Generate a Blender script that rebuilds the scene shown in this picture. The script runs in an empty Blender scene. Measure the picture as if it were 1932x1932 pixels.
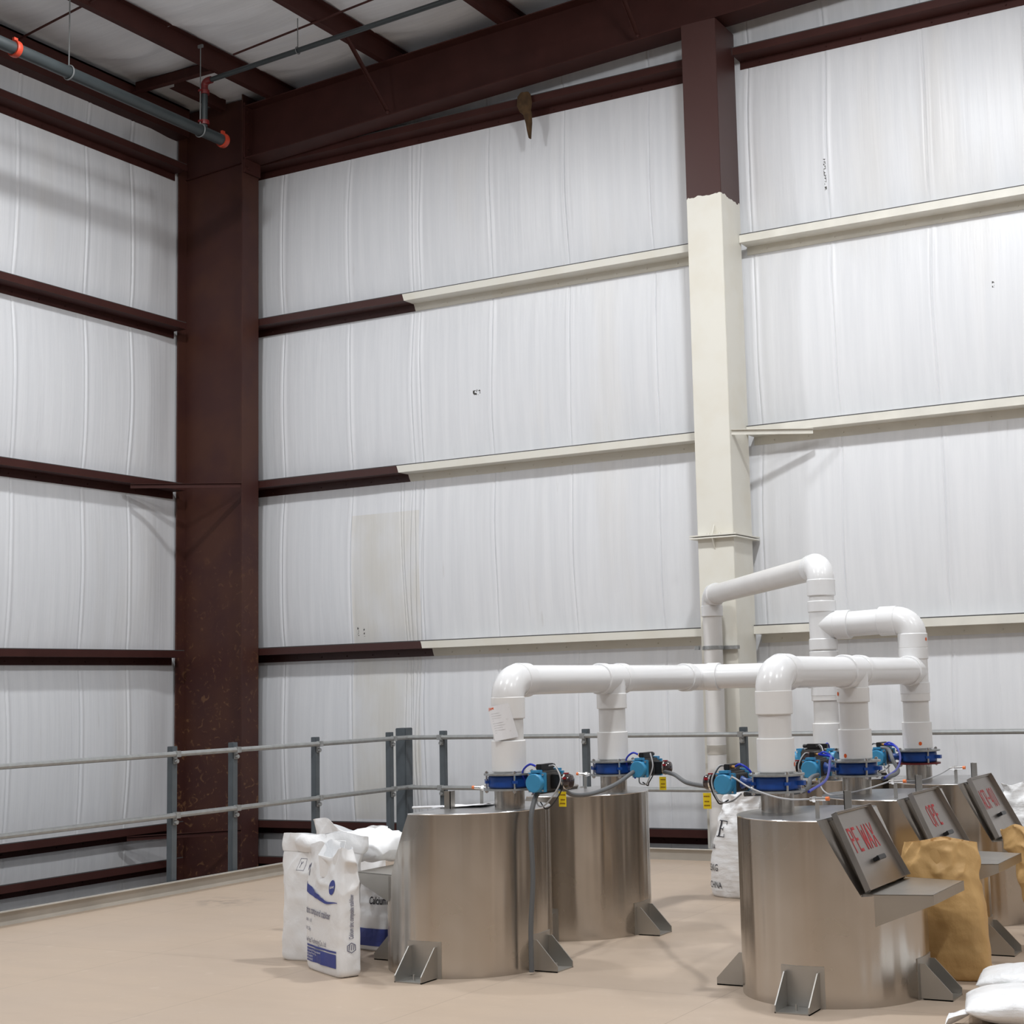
import bpy, bmesh, math, random
from math import sin, cos, pi, radians as RAD, sqrt, atan2, asin
from mathutils import Vector, Matrix, noise

S = bpy.context.scene
COL = S.collection
random.seed(4)

# ------------------------------------------------------------------ camera
YAW, PITCH, ROLL = 0.482293608, 0.115176115, -0.0268679864
FPX, CXP = 2851.34375, 1156.61509
fw = Vector((-sin(YAW)*cos(PITCH), cos(YAW)*cos(PITCH), sin(PITCH)))
rt = Vector((cos(YAW), sin(YAW), 0)); up = rt.cross(fw)
r2 = cos(ROLL)*rt + sin(ROLL)*up; u2 = -sin(ROLL)*rt + cos(ROLL)*up
cd = bpy.data.cameras.new('camera'); cam = bpy.data.objects.new('camera', cd); COL.objects.link(cam)
M = Matrix((r2, u2, -fw)).transposed().to_4x4(); M.translation = (0, 0, 1.5)
cam.matrix_world = M
cd.sensor_fit = 'HORIZONTAL'; cd.sensor_width = 36.0
cd.lens = FPX/1932*36.0
cd.shift_x = -(CXP-966)/1932
cd.clip_end = 200
S.camera = cam

# ------------------------------------------------------------------ world, lamps, exposure
w = bpy.data.worlds.new('world'); S.world = w; w.use_nodes = True
bg = w.node_tree.nodes['Background']; bg.inputs[0].default_value = (0.62, 0.64, 0.68, 1); bg.inputs[1].default_value = 0.22
S.view_settings.view_transform = 'Standard'; S.view_settings.look = 'None'
S.view_settings.gamma = 1.0; S.view_settings.exposure = 0.0
S.cycles.use_denoising = True
S.cycles.max_bounces = 8
LAMPS = [(-8.9, 8.7, 7.7, 415), (-3.4, 8.7, 7.9, 610), (2.1, 8.7, 8.2, 250),
         (-8.9, 3.0, 7.7, 420), (-3.4, 3.0, 7.9, 420), (2.1, 3.0, 8.2, 420), (-3.4, -3.0, 7.9, 350), (5.5, 6.0, 8.3, 200)]
for k, (x, y, z, e) in enumerate(LAMPS):
    ld = bpy.data.lights.new('high_bay_lamp', 'AREA'); ld.shape = 'DISK'; ld.size = 0.42; ld.energy = e*0.39
    ld.color = (0.965, 0.985, 1.0)
    lo = bpy.data.objects.new('high_bay_lamp', ld); lo.location = (x, y, z); COL.objects.link(lo)
    # added point fill beside each lamp, brightening the ceiling and upper walls
    pd = bpy.data.lights.new('fill_glow', 'POINT'); pd.energy = e*(0.05 if k in (0, 3) else 0.165); pd.shadow_soft_size = 0.2; pd.color = ld.color
    po = bpy.data.objects.new('fill_glow', pd); po.location = (x, y, z-.25); COL.objects.link(po)

# ------------------------------------------------------------------ materials
def nt(name):
    m = bpy.data.materials.new(name); m.use_nodes = True
    return m, m.node_tree, m.node_tree.nodes['Principled BSDF']
def lin(c):
    return tuple(((v/255)/12.92 if v/255 <= 0.04045 else ((v/255+0.055)/1.055)**2.4) for v in c)+(1,)
def N(t, typ, **kw):
    n = t.nodes.new(typ)
    for k, v in kw.items():
        if k in ('operation', 'blend_type', 'data_type', 'noise_dimensions', 'feature', 'interpolation_type'): setattr(n, k, v)
        else: n.inputs[k].default_value = v
    return n
def L(t, a, b): t.links.new(a, b)
def plain(name, col, rough=0.5, metal=0.0, var=0.0, scale=6.0, coat=0.0, bump=0.0, bscale=40.0):
    m, t, p = nt(name)
    p.inputs['Base Color'].default_value = col; p.inputs['Roughness'].default_value = rough
    p.inputs['Metallic'].default_value = metal; p.inputs['Coat Weight'].default_value = coat
    tc = t.nodes.new('ShaderNodeTexCoord')
    if var:
        n = N(t, 'ShaderNodeTexNoise', Scale=scale, Detail=5.0); L(t, tc.outputs['Object'], n.inputs['Vector'])
        r = t.nodes.new('ShaderNodeMapRange'); r.inputs[1].default_value = .3; r.inputs[2].default_value = .7
        r.inputs[3].default_value = 1-var; r.inputs[4].default_value = 1+var
        L(t, n.outputs[0], r.inputs[0])
        mx = t.nodes.new('ShaderNodeVectorMath'); mx.operation = 'SCALE'; mx.inputs[0].default_value = col[:3]
        L(t, r.outputs[0], mx.inputs['Scale']); L(t, mx.outputs[0], p.inputs['Base Color'])
    if bump:
        n = N(t, 'ShaderNodeTexNoise', Scale=bscale, Detail=4.0); L(t, tc.outputs['Object'], n.inputs['Vector'])
        b = N(t, 'ShaderNodeBump', Strength=bump, Distance=0.01); L(t, n.outputs[0], b.inputs['Height']); L(t, b.outputs[0], p.inputs['Normal'])
    return m

def geo_xyz(t):
    g = t.nodes.new('ShaderNodeNewGeometry'); s = t.nodes.new('ShaderNodeSeparateXYZ'); L(t, g.outputs['Position'], s.inputs[0])
    return g, s
def math_n(t, op, a, b=None, c=None):
    n = t.nodes.new('ShaderNodeMath'); n.operation = op
    for i, v in enumerate((a, b, c)):
        if v is None: continue
        if isinstance(v, (int, float)): n.inputs[i].default_value = v
        else: L(t, v, n.inputs[i])
    return n.outputs[0]
def mixc(t, fac, a, b):
    n = t.nodes.new('ShaderNodeMix'); n.data_type = 'RGBA'
    if isinstance(fac, (int, float)): n.inputs[0].default_value = fac
    else: L(t, fac, n.inputs[0])
    for i, v in ((6, a), (7, b)):
        if isinstance(v, tuple): n.inputs[i].default_value = v
        else: L(t, v, n.inputs[i])
    return n.outputs[2]
def stretch_noise(t, pos, sc, scale=1.0, detail=4.0, dim='3D'):
    mp = t.nodes.new('ShaderNodeMapping'); mp.inputs['Scale'].default_value = sc; L(t, pos, mp.inputs['Vector'])
    n = N(t, 'ShaderNodeTexNoise', Scale=scale, Detail=detail); L(t, mp.outputs[0], n.inputs['Vector'])
    return n.outputs[0]
def rng(t, v, a, b, c=0.0, d=1.0, sm=False):
    r = t.nodes.new('ShaderNodeMapRange')
    if sm: r.interpolation_type = 'SMOOTHERSTEP'
    r.inputs[1].default_value = a; r.inputs[2].default_value = b
    r.inputs[3].default_value = c; r.inputs[4].default_value = d; L(t, v, r.inputs[0]); return r.outputs[0]

def insulation(name, axis, patch=False, roof=False):
    """white vinyl-faced insulation quilt: fine vertical creases, faint tan stains"""
    m, t, p = nt(name); g, s = geo_xyz(t); pos = g.outputs['Position']
    run = s.outputs[0] if axis == 'x' else s.outputs[1]
    sc = (9, 9, 0.35) if not roof else (0.5, 7, 1)
    f1 = stretch_noise(t, pos, sc, 1.6, 6)
    f2 = stretch_noise(t, pos, (30, 30, 0.5) if not roof else (1.2, 30, 1), 1.0, 3)
    st = stretch_noise(t, pos, (1.4, 1.4, 0.22), 1.0, 5)
    base = mixc(t, rng(t, f1, .35, .65), (.74, .752, .78, 1), (.79, .80, .825, 1))
    base = mixc(t, rng(t, st, .58, .80, 0, .32), base, (.66, .60, .50, 1))
    ds = stretch_noise(t, pos, (14, 14, 1.2), 1.0, 6)
    base = mixc(t, rng(t, ds, .69, .78, 0, .25), base, (.42, .38, .33, 1))
    if patch:   # yellowed repair strip left of the third column panel
        zz = s.outputs[2]
        a = math_n(t, 'MULTIPLY', math_n(t, 'GREATER_THAN', run, -9.93), math_n(t, 'LESS_THAN', run, -9.06))
        b = math_n(t, 'MULTIPLY', math_n(t, 'GREATER_THAN', zz, 0.2), math_n(t, 'LESS_THAN', zz, 3.39))
        pn = stretch_noise(t, pos, (3, 3, 1.5), 1.0, 5)
        msk = math_n(t, 'MULTIPLY', math_n(t, 'MULTIPLY', a, b), rng(t, pn, .3, .62, .12, .6))
        base = mixc(t, msk, base, (.66, .63, .56, 1))
        for (x0, x1, z0, z1) in ((-8.36, -8.27, 4.52, 4.58), (-9.88, -9.86, 2.1, 2.2), (-9.80, -9.785, 2.1, 2.2),
                                 (-4.475, -4.455, 5.98, 6.3), (-2.99, -2.97, 4.86, 4.93)):
            q = math_n(t, 'MULTIPLY', math_n(t, 'MULTIPLY', math_n(t, 'GREATER_THAN', run, x0), math_n(t, 'LESS_THAN', run, x1)),
                       math_n(t, 'MULTIPLY', math_n(t, 'GREATER_THAN', zz, z0), math_n(t, 'LESS_THAN', zz, z1)))
            nn = N(t, 'ShaderNodeTexNoise', Scale=45.0, Detail=3.0); L(t, pos, nn.inputs['Vector'])
            base = mixc(t, math_n(t, 'MULTIPLY', q, math_n(t, 'GREATER_THAN', nn.outputs[0], 0.52)), base, (.05, .045, .04, 1))
    L(t, base, p.inputs['Base Color'])
    p.inputs['Roughness'].default_value = .42
    h = math_n(t, 'ADD', math_n(t, 'MULTIPLY', f1, 1.0), math_n(t, 'MULTIPLY', f2, .45))
    b = N(t, 'ShaderNodeBump', Strength=.32, Distance=.012); L(t, h, b.inputs['Height']); L(t, b.outputs[0], p.inputs['Normal'])
    return m

M_WALLB = insulation('insulation_back', 'x', patch=True)
M_WALLA = insulation('insulation_left', 'y')
M_ROOF = insulation('insulation_roof', 'x', roof=True)

RED = (.054, .0180, .0150, 1); CREAM = (.755, .735, .665, 1)
M_RED = plain('oxide_red_steel', RED, .6, 0, .14, 3)
M_RED.node_tree.nodes['Principled BSDF'].inputs['Specular IOR Level'].default_value = .2
def red_rust():
    m, t, p = nt('oxide_red_rusty'); g, s = geo_xyz(t); pos = g.outputs['Position']
    n = N(t, 'ShaderNodeTexNoise', Scale=2.2, Detail=8.0); L(t, pos, n.inputs['Vector'])
    n2 = N(t, 'ShaderNodeTexNoise', Scale=11.0, Detail=9.0); L(t, pos, n2.inputs['Vector']); n2.inputs['Distortion'].default_value = 1.5
    c = mixc(t, rng(t, n.outputs[0], .4, .62), RED, (.070, .025, .016, 1)); p.inputs['Specular IOR Level'].default_value = .35
    hz = rng(t, s.outputs[2], 3.6, .8, .0, 1.)
    c = mixc(t, math_n(t, 'MULTIPLY', rng(t, n2.outputs[0], .585, .68), math_n(t, 'MULTIPLY', hz, .75)), c, (.20, .10, .048, 1))
    L(t, c, p.inputs['Base Color']); p.inputs['Roughness'].default_value = .55
    return m
M_RUST = red_rust()
def two_tone(name, edge, axis, slope=0.0, jag=.02):
    """paint line: oxide red on one side, cream on the other"""
    m, t, p = nt(name); g, s = geo_xyz(t); pos = g.outputs['Position']
    v = s.outputs[2] if axis == 'z' else s.outputs[0]
    n = N(t, 'ShaderNodeTexNoise', Scale=14.0 if axis == 'z' else 5.0, Detail=2.0); L(t, pos, n.inputs['Vector'])
    v2 = math_n(t, 'ADD', v, math_n(t, 'MULTIPLY', math_n(t, 'SUBTRACT', n.outputs[0], .5), jag*2))
    if slope: v2 = math_n(t, 'ADD', v2, math_n(t, 'MULTIPLY', s.outputs[1] if axis == 'z' else s.outputs[2], slope))
    f = math_n(t, 'GREATER_THAN', v2, edge)
    n2 = N(t, 'ShaderNodeTexNoise', Scale=3.0, Detail=6.0); L(t, pos, n2.inputs['Vector'])
    cr = mixc(t, rng(t, n2.outputs[0], .45, .75, 0, .5), CREAM, (.68, .63, .52, 1))
    c = mixc(t, f, cr, RED) if axis == 'z' else mixc(t, f, RED, cr)
    L(t, c, p.inputs['Base Color']); p.inputs['Roughness'].default_value = .45
    return m
M_COLC = two_tone('column_paint_line', 5.98, 'z', 0, .035)
M_GIRTC = [two_tone('girt_paint_line_a', -9.11+.30*5.6, 'x', .30, .01), two_tone('girt_paint_line_b', -9.21+.30*3.8, 'x', .30, .02), two_tone('girt_paint_line_c', -8.95+.30*2.0, 'x', .30, .02)]
M_CREAM = plain('cream_paint', CREAM, .45, 0, .07, 4)
M_GAPSHADE = plain('dark_gap_shade', (.07, .07, .07, 1), .7)
M_POST = plain('grey_post_paint', (.085, .10, .112, 1), .5, 0, .12, 8)
M_RAIL = plain('galvanised_rail', (.33, .34, .34, 1), .45, .35, .10, 20)
M_CURB = plain('curb_steel', (.50, .47, .42, 1), .5, 0, .12, 2.5)
M_PVC = plain('white_pvc', (.80, .80, .805, 1), .22, 0, .02, 3)
M_PVCD = plain('white_pvc_pipe', (.74, .725, .71, 1), .30, 0, .035, 5)
M_PVCS = plain('white_pvc_satin', (.80, .79, .78, 1), .42, 0, .02, 5)
M_BLUE = plain('valve_blue', (.006, .055, .27, 1), .38, 0, .1, 12)
M_CYAN = plain('actuator_blue', (.045, .26, .47, 1), .38, 0, .04, 15)
M_DGREY = plain('actuator_grey', (.10, .095, .09, 1), .5, .3, .1, 20)
M_BLACK = plain('black_plastic', (.012, .012, .013, 1), .35)
M_REDP = plain('red_window', (.30, .012, .02, 1), .15)
M_CLEAR = plain('clear_dome', (.035, .022, .024, 1), .08, 0, coat=.8)
M_YEL = plain('yellow_tag', (.80, .60, .01, 1), .5)
M_TUBE = plain('blue_tube', (.01, .03, .45, 1), .3)
M_CABLE = plain('grey_cable', (.42, .42, .43, 1), .5)
M_COND = plain('grey_conduit', (.12, .125, .13, 1), .5)
M_CHROME = plain('bright_metal', (.75, .75, .75, 1), .2, 1)
M_ORANGE = plain('orange', (.80, .20, .05, 1), .4)
M_DOT = plain('orange_sticker', (.75, .11, .01, 1), .6)
M_REDTXT = plain('red_stencil', (.42, .03, .035, 1), .6, 0, .25, 60)
M_PAPER = plain('paper', (.80, .80, .82, 1), .6)
M_PIPED = plain('sprinkler_black', (.022, .028, .030, 1), .5, 0, .15, 6)
M_ORED = plain('coupling_orange', (.36, .032, .010, 1), .5)
M_DRED = plain('coupling_red', (.13, .009, .009, 1), .45)
M_GALV = plain('galvanised', (.42, .43, .43, 1), .4, .7, .2, 30)
M_BRASS = plain('brass', (.60, .34, .12, 1), .35, .7)
M_NAVY = plain('navy_print', (.045, .065, .28, 1), .6)
M_INK = plain('ink_grey', (.13, .13, .20, 1), .7)
M_KINK = plain('black_ink', (.02, .02, .03, 1), .7)
M_GREEN = plain('green_print', (.06, .32, .22, 1), .7)
M_HANG = plain('hanger_zinc', (.16, .165, .165, 1), .5, .4)
M_RAG = plain('brown_rag', (.075, .04, .015, 1), .9, 0, .4, 12)
M_WALLX = plain('far_wall_white', (.55, .55, .54, 1), .7, 0, .1, .6)
M_GROUND = plain('ground_concrete', (.22, .21, .20, 1), .7, 0, .1, 1.5)

def steel(name, rgb=(.565, .54, .51), rough=.23, streak='z', amt=1.0, dirt=.5):
    m, t, p = nt(name); tc = t.nodes.new('ShaderNodeTexCoord'); pos = tc.outputs['Object']
    sc = {'z': (40, 40, .5), 'x': (1.2, 60, 60), 'y': (60, 1.2, 60)}[streak]
    f = stretch_noise(t, pos, sc, 1.0, 5)
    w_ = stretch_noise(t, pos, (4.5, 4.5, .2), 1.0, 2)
    d = N(t, 'ShaderNodeTexNoise', Scale=2.6, Detail=2.0); L(t, pos, d.inputs['Vector'])
    a = tuple(rgb)+(1,); b = tuple(c*k for c, k in zip(rgb, (.84, .79, .72)))+(1,)
    c = mixc(t, rng(t, d.outputs[0], .30, .75, 0, dirt, True), a, b)
    c = mixc(t, rng(t, stretch_noise(t, pos, (3.1, 3.1, .18), 1.3, 2), .30, .75, 0, .34, True), c, tuple(v*k for v, k in zip(rgb, (.86, .76, .66)))+(1,)) if streak == 'z' and amt > .5 else mixc(t, rng(t, f, .3, .7, 0, .05), c, tuple(v*.72 for v in rgb)+(1,))  # brown upright bands in the colour imitate reflections of the hall
    L(t, c, p.inputs['Base Color'])
    p.inputs['Metallic'].default_value = 1
    L(t, rng(t, d.outputs[0], .2, .8, rough-.01, rough+.05, True), p.inputs['Roughness'])
    h = math_n(t, 'ADD', math_n(t, 'MULTIPLY', w_, 1.0), math_n(t, 'MULTIPLY', f, .0012))
    bp = N(t, 'ShaderNodeBump', Strength=amt, Distance=.05); L(t, h, bp.inputs['Height']); L(t, bp.outputs[0], p.inputs['Normal'])
    return m
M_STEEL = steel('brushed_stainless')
M_TOPST = steel('stainless_top', (.50, .50, .51), .30, 'x', .12, .2)
M_PLATE = steel('stainless_plate', (.46, .44, .41), .38, 'x', .10, .45)
M_LID = steel('stainless_lid', (.42, .39, .365), .36, 'y', .08, .35)
M_FOOT = steel('stainless_foot', (.52, .51, .49), .45, 'z', .10, .5)

def deck_mat():
    m, t, p = nt('deck_sheet'); g, s = geo_xyz(t); pos = g.outputs['Position']
    n1 = N(t, 'ShaderNodeTexNoise', Scale=.9, Detail=6.0); L(t, pos, n1.inputs['Vector'])
    n2 = stretch_noise(t, pos, (.8, 3.5, 1), 2.0, 7)
    n3 = N(t, 'ShaderNodeTexNoise', Scale=9.0, Detail=8.0); L(t, pos, n3.inputs['Vector'])
    c = mixc(t, rng(t, n1.outputs[0], .3, .7), (.470, .368, .280, 1), (.445, .355, .280, 1))
    c = mixc(t, rng(t, n2, .45, .8, 0, .42), c, (.40, .315, .245, 1))
    c = mixc(t, rng(t, n3.outputs[0], .62, .8, 0, .3), c, (.62, .52, .43, 1))
    def line(v, period, off, wd):
        q = math_n(t, 'ABSOLUTE', math_n(t, 'SUBTRACT', math_n(t, 'FRACT', math_n(t, 'DIVIDE', math_n(t, 'SUBTRACT', v, off), period)), .5))
        return math_n(t, 'GREATER_THAN', q, .5-wd/period)
    ln = math_n(t, 'MAXIMUM', line(s.outputs[1], 2.44, 9.31, .003), line(s.outputs[0], 1.22, -4.3, .003))
    c = mixc(t, math_n(t, 'MULTIPLY', ln, .32), c, (.14, .10, .075, 1))
    # dark scuff with its own shape near the left curb
    dx = math_n(t, 'MULTIPLY', math_n(t, 'ADD', s.outputs[0], 7.9), 2.2); dy = math_n(t, 'MULTIPLY', math_n(t, 'SUBTRACT', s.outputs[1], 8.75), 3.0)
    rr = math_n(t, 'SQRT', math_n(t, 'ADD', math_n(t, 'MULTIPLY', dx, dx), math_n(t, 'MULTIPLY', dy, dy)))
    sm = math_n(t, 'MULTIPLY', rng(t, rr, 1., .1, 0, 1), rng(t, n3.outputs[0], .45, .6, 0, .5))
    c = mixc(t, sm, c, (.18, .15, .13, 1))
    L(t, c, p.inputs['Base Color']); p.inputs['Roughness'].default_value = .5
    b = N(t, 'ShaderNodeBump', Strength=.15, Distance=.01); L(t, n3.outputs[0], b.inputs['Height']); L(t, b.outputs[0], p.inputs['Normal'])
    return m
M_DECK = deck_mat()

def sackmat(name, col, rough=.5, weave=False, sc=7.0, st=.5):
    m, t, p = nt(name); tc = t.nodes.new('ShaderNodeTexCoord'); pos = tc.outputs['Object']
    n = N(t, 'ShaderNodeTexNoise', Scale=sc, Detail=6.0); L(t, pos, n.inputs['Vector']); n.inputs['Distortion'].default_value = .6
    n2 = stretch_noise(t, pos, (4, 4, 16), 1.6, 5) if weave else stretch_noise(t, pos, (9, 9, 5), 1.5, 5)
    c = mixc(t, rng(t, n.outputs[0], .4, .7, 0, .35), col, tuple(v*.86 for v in col[:3])+(1,))
    L(t, c, p.inputs['Base Color']); p.inputs['Roughness'].default_value = rough
    h = math_n(t, 'ADD', n.outputs[0], math_n(t, 'MULTIPLY', n2, .8))
    b = N(t, 'ShaderNodeBump', Strength=st, Distance=.02); L(t, h, b.inputs['Height']); L(t, b.outputs[0], p.inputs['Normal'])
    return m
M_SACK = sackmat('white_paper_sack', (.87, .875, .885, 1), .45, st=.35)
M_WOVEN = sackmat('white_woven_sack', (.87, .875, .885, 1), .4, True, 8, .6)
M_KRAFT = sackmat('kraft_sack', (.62, .385, .155, 1), .55, False, 6, .5)

# ------------------------------------------------------------------ mesh helpers
class MB:
    def __init__(s): s.v = []; s.f = []
    def add(s, vs, fs):
        o = len(s.v); s.v += [tuple(v) for v in vs]; s.f += [tuple(o+i for i in f) for f in fs]; return s
    def box(s, x0, x1, y0, y1, z0, z1):
        vs = [(x, y, z) for x in (x0, x1) for y in (y0, y1) for z in (z0, z1)]
        return s.add(vs, [(0, 1, 3, 2), (4, 6, 7, 5), (0, 4, 5, 1), (2, 3, 7, 6), (0, 2, 6, 4), (1, 5, 7, 3)])
    def obox(s, c, ax, ay, az, hx, hy, hz):
        c = Vector(c); ax, ay, az = Vector(ax).normalized(), Vector(ay).normalized(), Vector(az).normalized()
        vs = [c+ax*i*hx+ay*j*hy+az*k*hz for i in (-1, 1) for j in (-1, 1) for k in (-1, 1)]
        return s.add(vs, [(0, 1, 3, 2), (4, 6, 7, 5), (0, 4, 5, 1), (2, 3, 7, 6), (0, 2, 6, 4), (1, 5, 7, 3)])
    def bar(s, a, b, wd, th, upv=(0, 0, 1)):
        a, b = Vector(a), Vector(b); d = (b-a).normalized(); sd = d.cross(Vector(upv)).normalized(); u = sd.cross(d)
        return s.obox((a+b)/2, d, sd, u, (b-a).length/2, wd/2, th/2)
    def prism(s, poly, axis, a, b):
        """extrude a 2-D polygon along axis; poly coords fill the other two axes in order"""
        n = len(poly); vs = []
        for t_ in (a, b):
            for p, q in poly:
                vs.append({'x': (t_, p, q), 'y': (p, t_, q), 'z': (p, q, t_)}[axis])
        fs = [tuple(range(n)), tuple(range(2*n-1, n-1, -1))]+[(i, i+n, (i+1) % n+n, (i+1) % n) for i in range(n)]
        return s.add(vs, fs)
    def rings(s, rs, closed=False, cap=True):
        o = len(s.v); n = len(rs[0])
        for r in rs: s.v += [tuple(p) for p in r]
        m = len(rs)
        for i in range(m-1+(1 if closed else 0)):
            for j in range(n):
                a = o+(i % m)*n; b = o+((i+1) % m)*n
                s.f.append((a+j, a+(j+1) % n, b+(j+1) % n, b+j))
        if cap and not closed:
            s.f.append(tuple(o+j for j in reversed(range(n)))); s.f.append(tuple(o+(m-1)*n+j for j in range(n)))
        return s
    def cyl(s, a, b, ra, rb=None, n=32, cap=True):
        a, b = Vector(a), Vector(b); rb = ra if rb is None else rb
        d = (b-a).normalized(); e = Vector((0, 0, 1)) if abs(d.z) < .9 else Vector((1, 0, 0))
        x = d.cross(e).normalized(); y = d.cross(x)
        return s.rings([[p+x*r*cos(2*pi*k/n)+y*r*sin(2*pi*k/n) for k in range(n)] for p, r in ((a, ra), (b, rb))], cap=cap)
    def lathe(s, prof, c=(0, 0, 0), d=(0, 0, 1), n=40):
        c = Vector(c); d = Vector(d).normalized(); e = Vector((0, 0, 1)) if abs(d.z) < .9 else Vector((1, 0, 0))
        x = d.cross(e).normalized(); y = d.cross(x)
        return s.rings([[c+d*h+x*r*cos(2*pi*k/n)+y*r*sin(2*pi*k/n) for k in range(n)] for r, h in prof])
    def tube(s, pts, r, n=10, cap=True, closed=False):
        pts = [Vector(p) for p in pts]; m = len(pts); rs = []; x = None
        for i, p in enumerate(pts):
            d = (pts[min(i+1, m-1)]-pts[max(i-1, 0)]).normalized() if not closed else (pts[(i+1) % m]-pts[i-1]).normalized()
            if x is None:
                e = Vector((0, 0, 1)) if abs(d.z) < .9 else Vector((1, 0, 0)); x = d.cross(e).normalized()
            else: x = (x-d*x.dot(d)).normalized()
            y = d.cross(x); rr = r[i] if isinstance(r, (list, tuple)) else r
            rs.append([p+x*rr*cos(2*pi*k/n)+y*rr*sin(2*pi*k/n) for k in range(n)])
        return s.rings(rs, closed=closed, cap=cap)
    def sphere(s, c, r, n=16, m=10, sz=1.0):
        c = Vector(c); rs = []
        for i in range(1, m):
            a = pi*i/m; rs.append([c+Vector((r*sin(a)*cos(2*pi*k/n), r*sin(a)*sin(2*pi*k/n), -r*cos(a)*sz)) for k in range(n)])
        return s.rings(rs)
    def xf(s, fn): s.v = [tuple(fn(Vector(p))) for p in s.v]; return s
    def build(s, name, mat, parent=None, bevel=0.0, smooth=True, ang=35, loc=None):
        me = bpy.data.meshes.new(name); bm = bmesh.new()
        vs = [bm.verts.new(v) for v in s.v]
        for f in s.f:
            try: bm.faces.new([vs[i] for i in f])
            except ValueError: pass
        bmesh.ops.recalc_face_normals(bm, faces=bm.faces)
        if bevel:
            es = [e for e in bm.edges if len(e.link_faces) == 2 and e.calc_face_angle(0) > RAD(50)]
            bmesh.ops.bevel(bm, geom=es, offset=bevel, segments=2, affect='EDGES', clamp_overlap=True)
        if smooth:
            for f in bm.faces: f.smooth = True
            for e in bm.edges:
                if len(e.link_faces) == 2 and e.calc_face_angle(0) > RAD(ang): e.smooth = False
        bm.to_mesh(me); bm.free(); me.materials.append(mat)
        o = bpy.data.objects.new(name, me); COL.objects.link(o)
        if parent: o.parent = parent
        if loc: o.location = loc
        return o

def tag(o, label=None, cat=None, group=None, kind=None):
    if label: o['label'] = label
    if cat: o['category'] = cat
    if group: o['group'] = group
    if kind: o['kind'] = kind
    return o
def thing(name, label, cat, loc=(0, 0, 0), rz=0, group=None):
    o = bpy.data.objects.new(name, None); COL.objects.link(o); o.location = loc; o.rotation_euler = (0, 0, rz); o.empty_display_size = .1
    return tag(o, label, cat, group)
def struct(o, label=None): o['kind'] = 'structure'; return o
def bez(ps, n=8):
    """Catmull-Rom through points"""
    P = [Vector(p) for p in ps]; P = [2*P[0]-P[1]]+P+[2*P[-1]-P[-2]]; out = []
    for i in range(1, len(P)-2):
        for k in range(n):
            t = k/n; a, b, c, d = P[i-1:i+3]
            out.append(.5*((2*b)+(c-a)*t+(2*a-5*b+4*c-d)*t*t+(3*b-a-3*c+d)*t**3))
    out.append(P[-2]); return out

_fc = {}
def text_mesh(body, size=1.0, squash=1.0, align='LEFT', bold=0.0, spacing=1.0):
    """letters as filled outlines: returns verts (x,y) and faces"""
    k = (body, size, squash, align, bold, spacing)
    if k in _fc: return _fc[k]
    cu = bpy.data.curves.new('t', 'FONT'); cu.body = body; cu.size = size; cu.align_x = align; cu.align_y = 'BOTTOM_BASELINE'
    cu.offset = bold; cu.resolution_u = 3; cu.space_character = spacing
    ob = bpy.data.objects.new('t', cu); COL.objects.link(ob)
    dg = bpy.context.evaluated_depsgraph_get(); ev = ob.evaluated_get(dg); me = ev.to_mesh()
    vs = [(v.co.x*squash, v.co.y) for v in me.vertices]; fs = [tuple(p.vertices) for p in me.polygons]
    ev.to_mesh_clear(); bpy.data.objects.remove(ob); bpy.data.curves.remove(cu)
    _fc[k] = (vs, fs); return vs, fs

# ------------------------------------------------------------------ the building
XA, XAI = -12.055, -11.85          # left wall skin, inner girt face
YB, YBI = 12.98, 12.78            # back wall skin, inner girt face
ZG = [7.50, 5.67, 3.85, 2.015, 0.18, -0.20]   # tops of the girts' inner flanges
def roof_z(x): return 8.31+.049*(x+10.09)

# deck
d = MB(); d.box(-8.60, 7, -5, 12.02, -.25, 0)
struct(d.build('floor', M_DECK, smooth=False))
g_ = MB(); g_.box(-14, 12, -12, 15, -3.2, -3.0); struct(g_.build('trim_1', M_GROUND, smooth=False))
c = MB(); c.box(-8.615, -8.60, -5, 12.035, -.25, .10); c.box(-8.615, -8.555, -5, 12.035, .094, .10)
struct(c.build('trim_2', M_CURB, smooth=False))
c = MB(); c.box(-8.60, 7, 12.02, 12.035, -.25, .10); c.box(-8.555, 7, 11.98, 12.035, .094, .10)
struct(c.build('trim_3', M_CURB, smooth=False))

def bay(z):
    """how far the quilt bellies out between girts at height z"""
    zs = [8.6]+[q-.07 for q in ZG]+[-3.0]
    for a, b in zip(zs[:-1], zs[1:]):
        if b <= z <= a:
            t = (z-b)/(a-b); return sin(pi*t)**.75*min(.055, .035*(a-b)+.008)
    return 0
def seam_h(u, z, seams):
    h = 0
    for k, s0 in enumerate(seams):
        dd = u-(s0+.012*sin(z*1.7+k)+.004*sin(z*5+k*2))
        if abs(dd) > .2: continue
        h += -.011*math.exp(-(dd/.006)**2)+.0045*math.exp(-((dd-.022)/.013)**2)+.003*math.exp(-((dd+.03)/.015)**2)-.003*math.exp(-((dd-.06)/.02)**2)
    if seams is SB and z < 3.8:      # gathered folds beside the old repair strip
        for k in range(4):
            dd = u-(-9.30+.085*k+.05*sin(z*.9+k*1.3))
            if abs(dd) < .05: h += -.012*math.exp(-(dd/.006)**2)+.004*math.exp(-((dd-.02)/.012)**2)
    return h
SB = [-10.87, -9.95, -9.02, -9.12, -8.13, -7.22, -6.26, -5.21, -4.44, -3.51, -2.6, -1.7]
SA = [11.16, 10.25, 9.3, 8.4, 7.4, 11.80]
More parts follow.
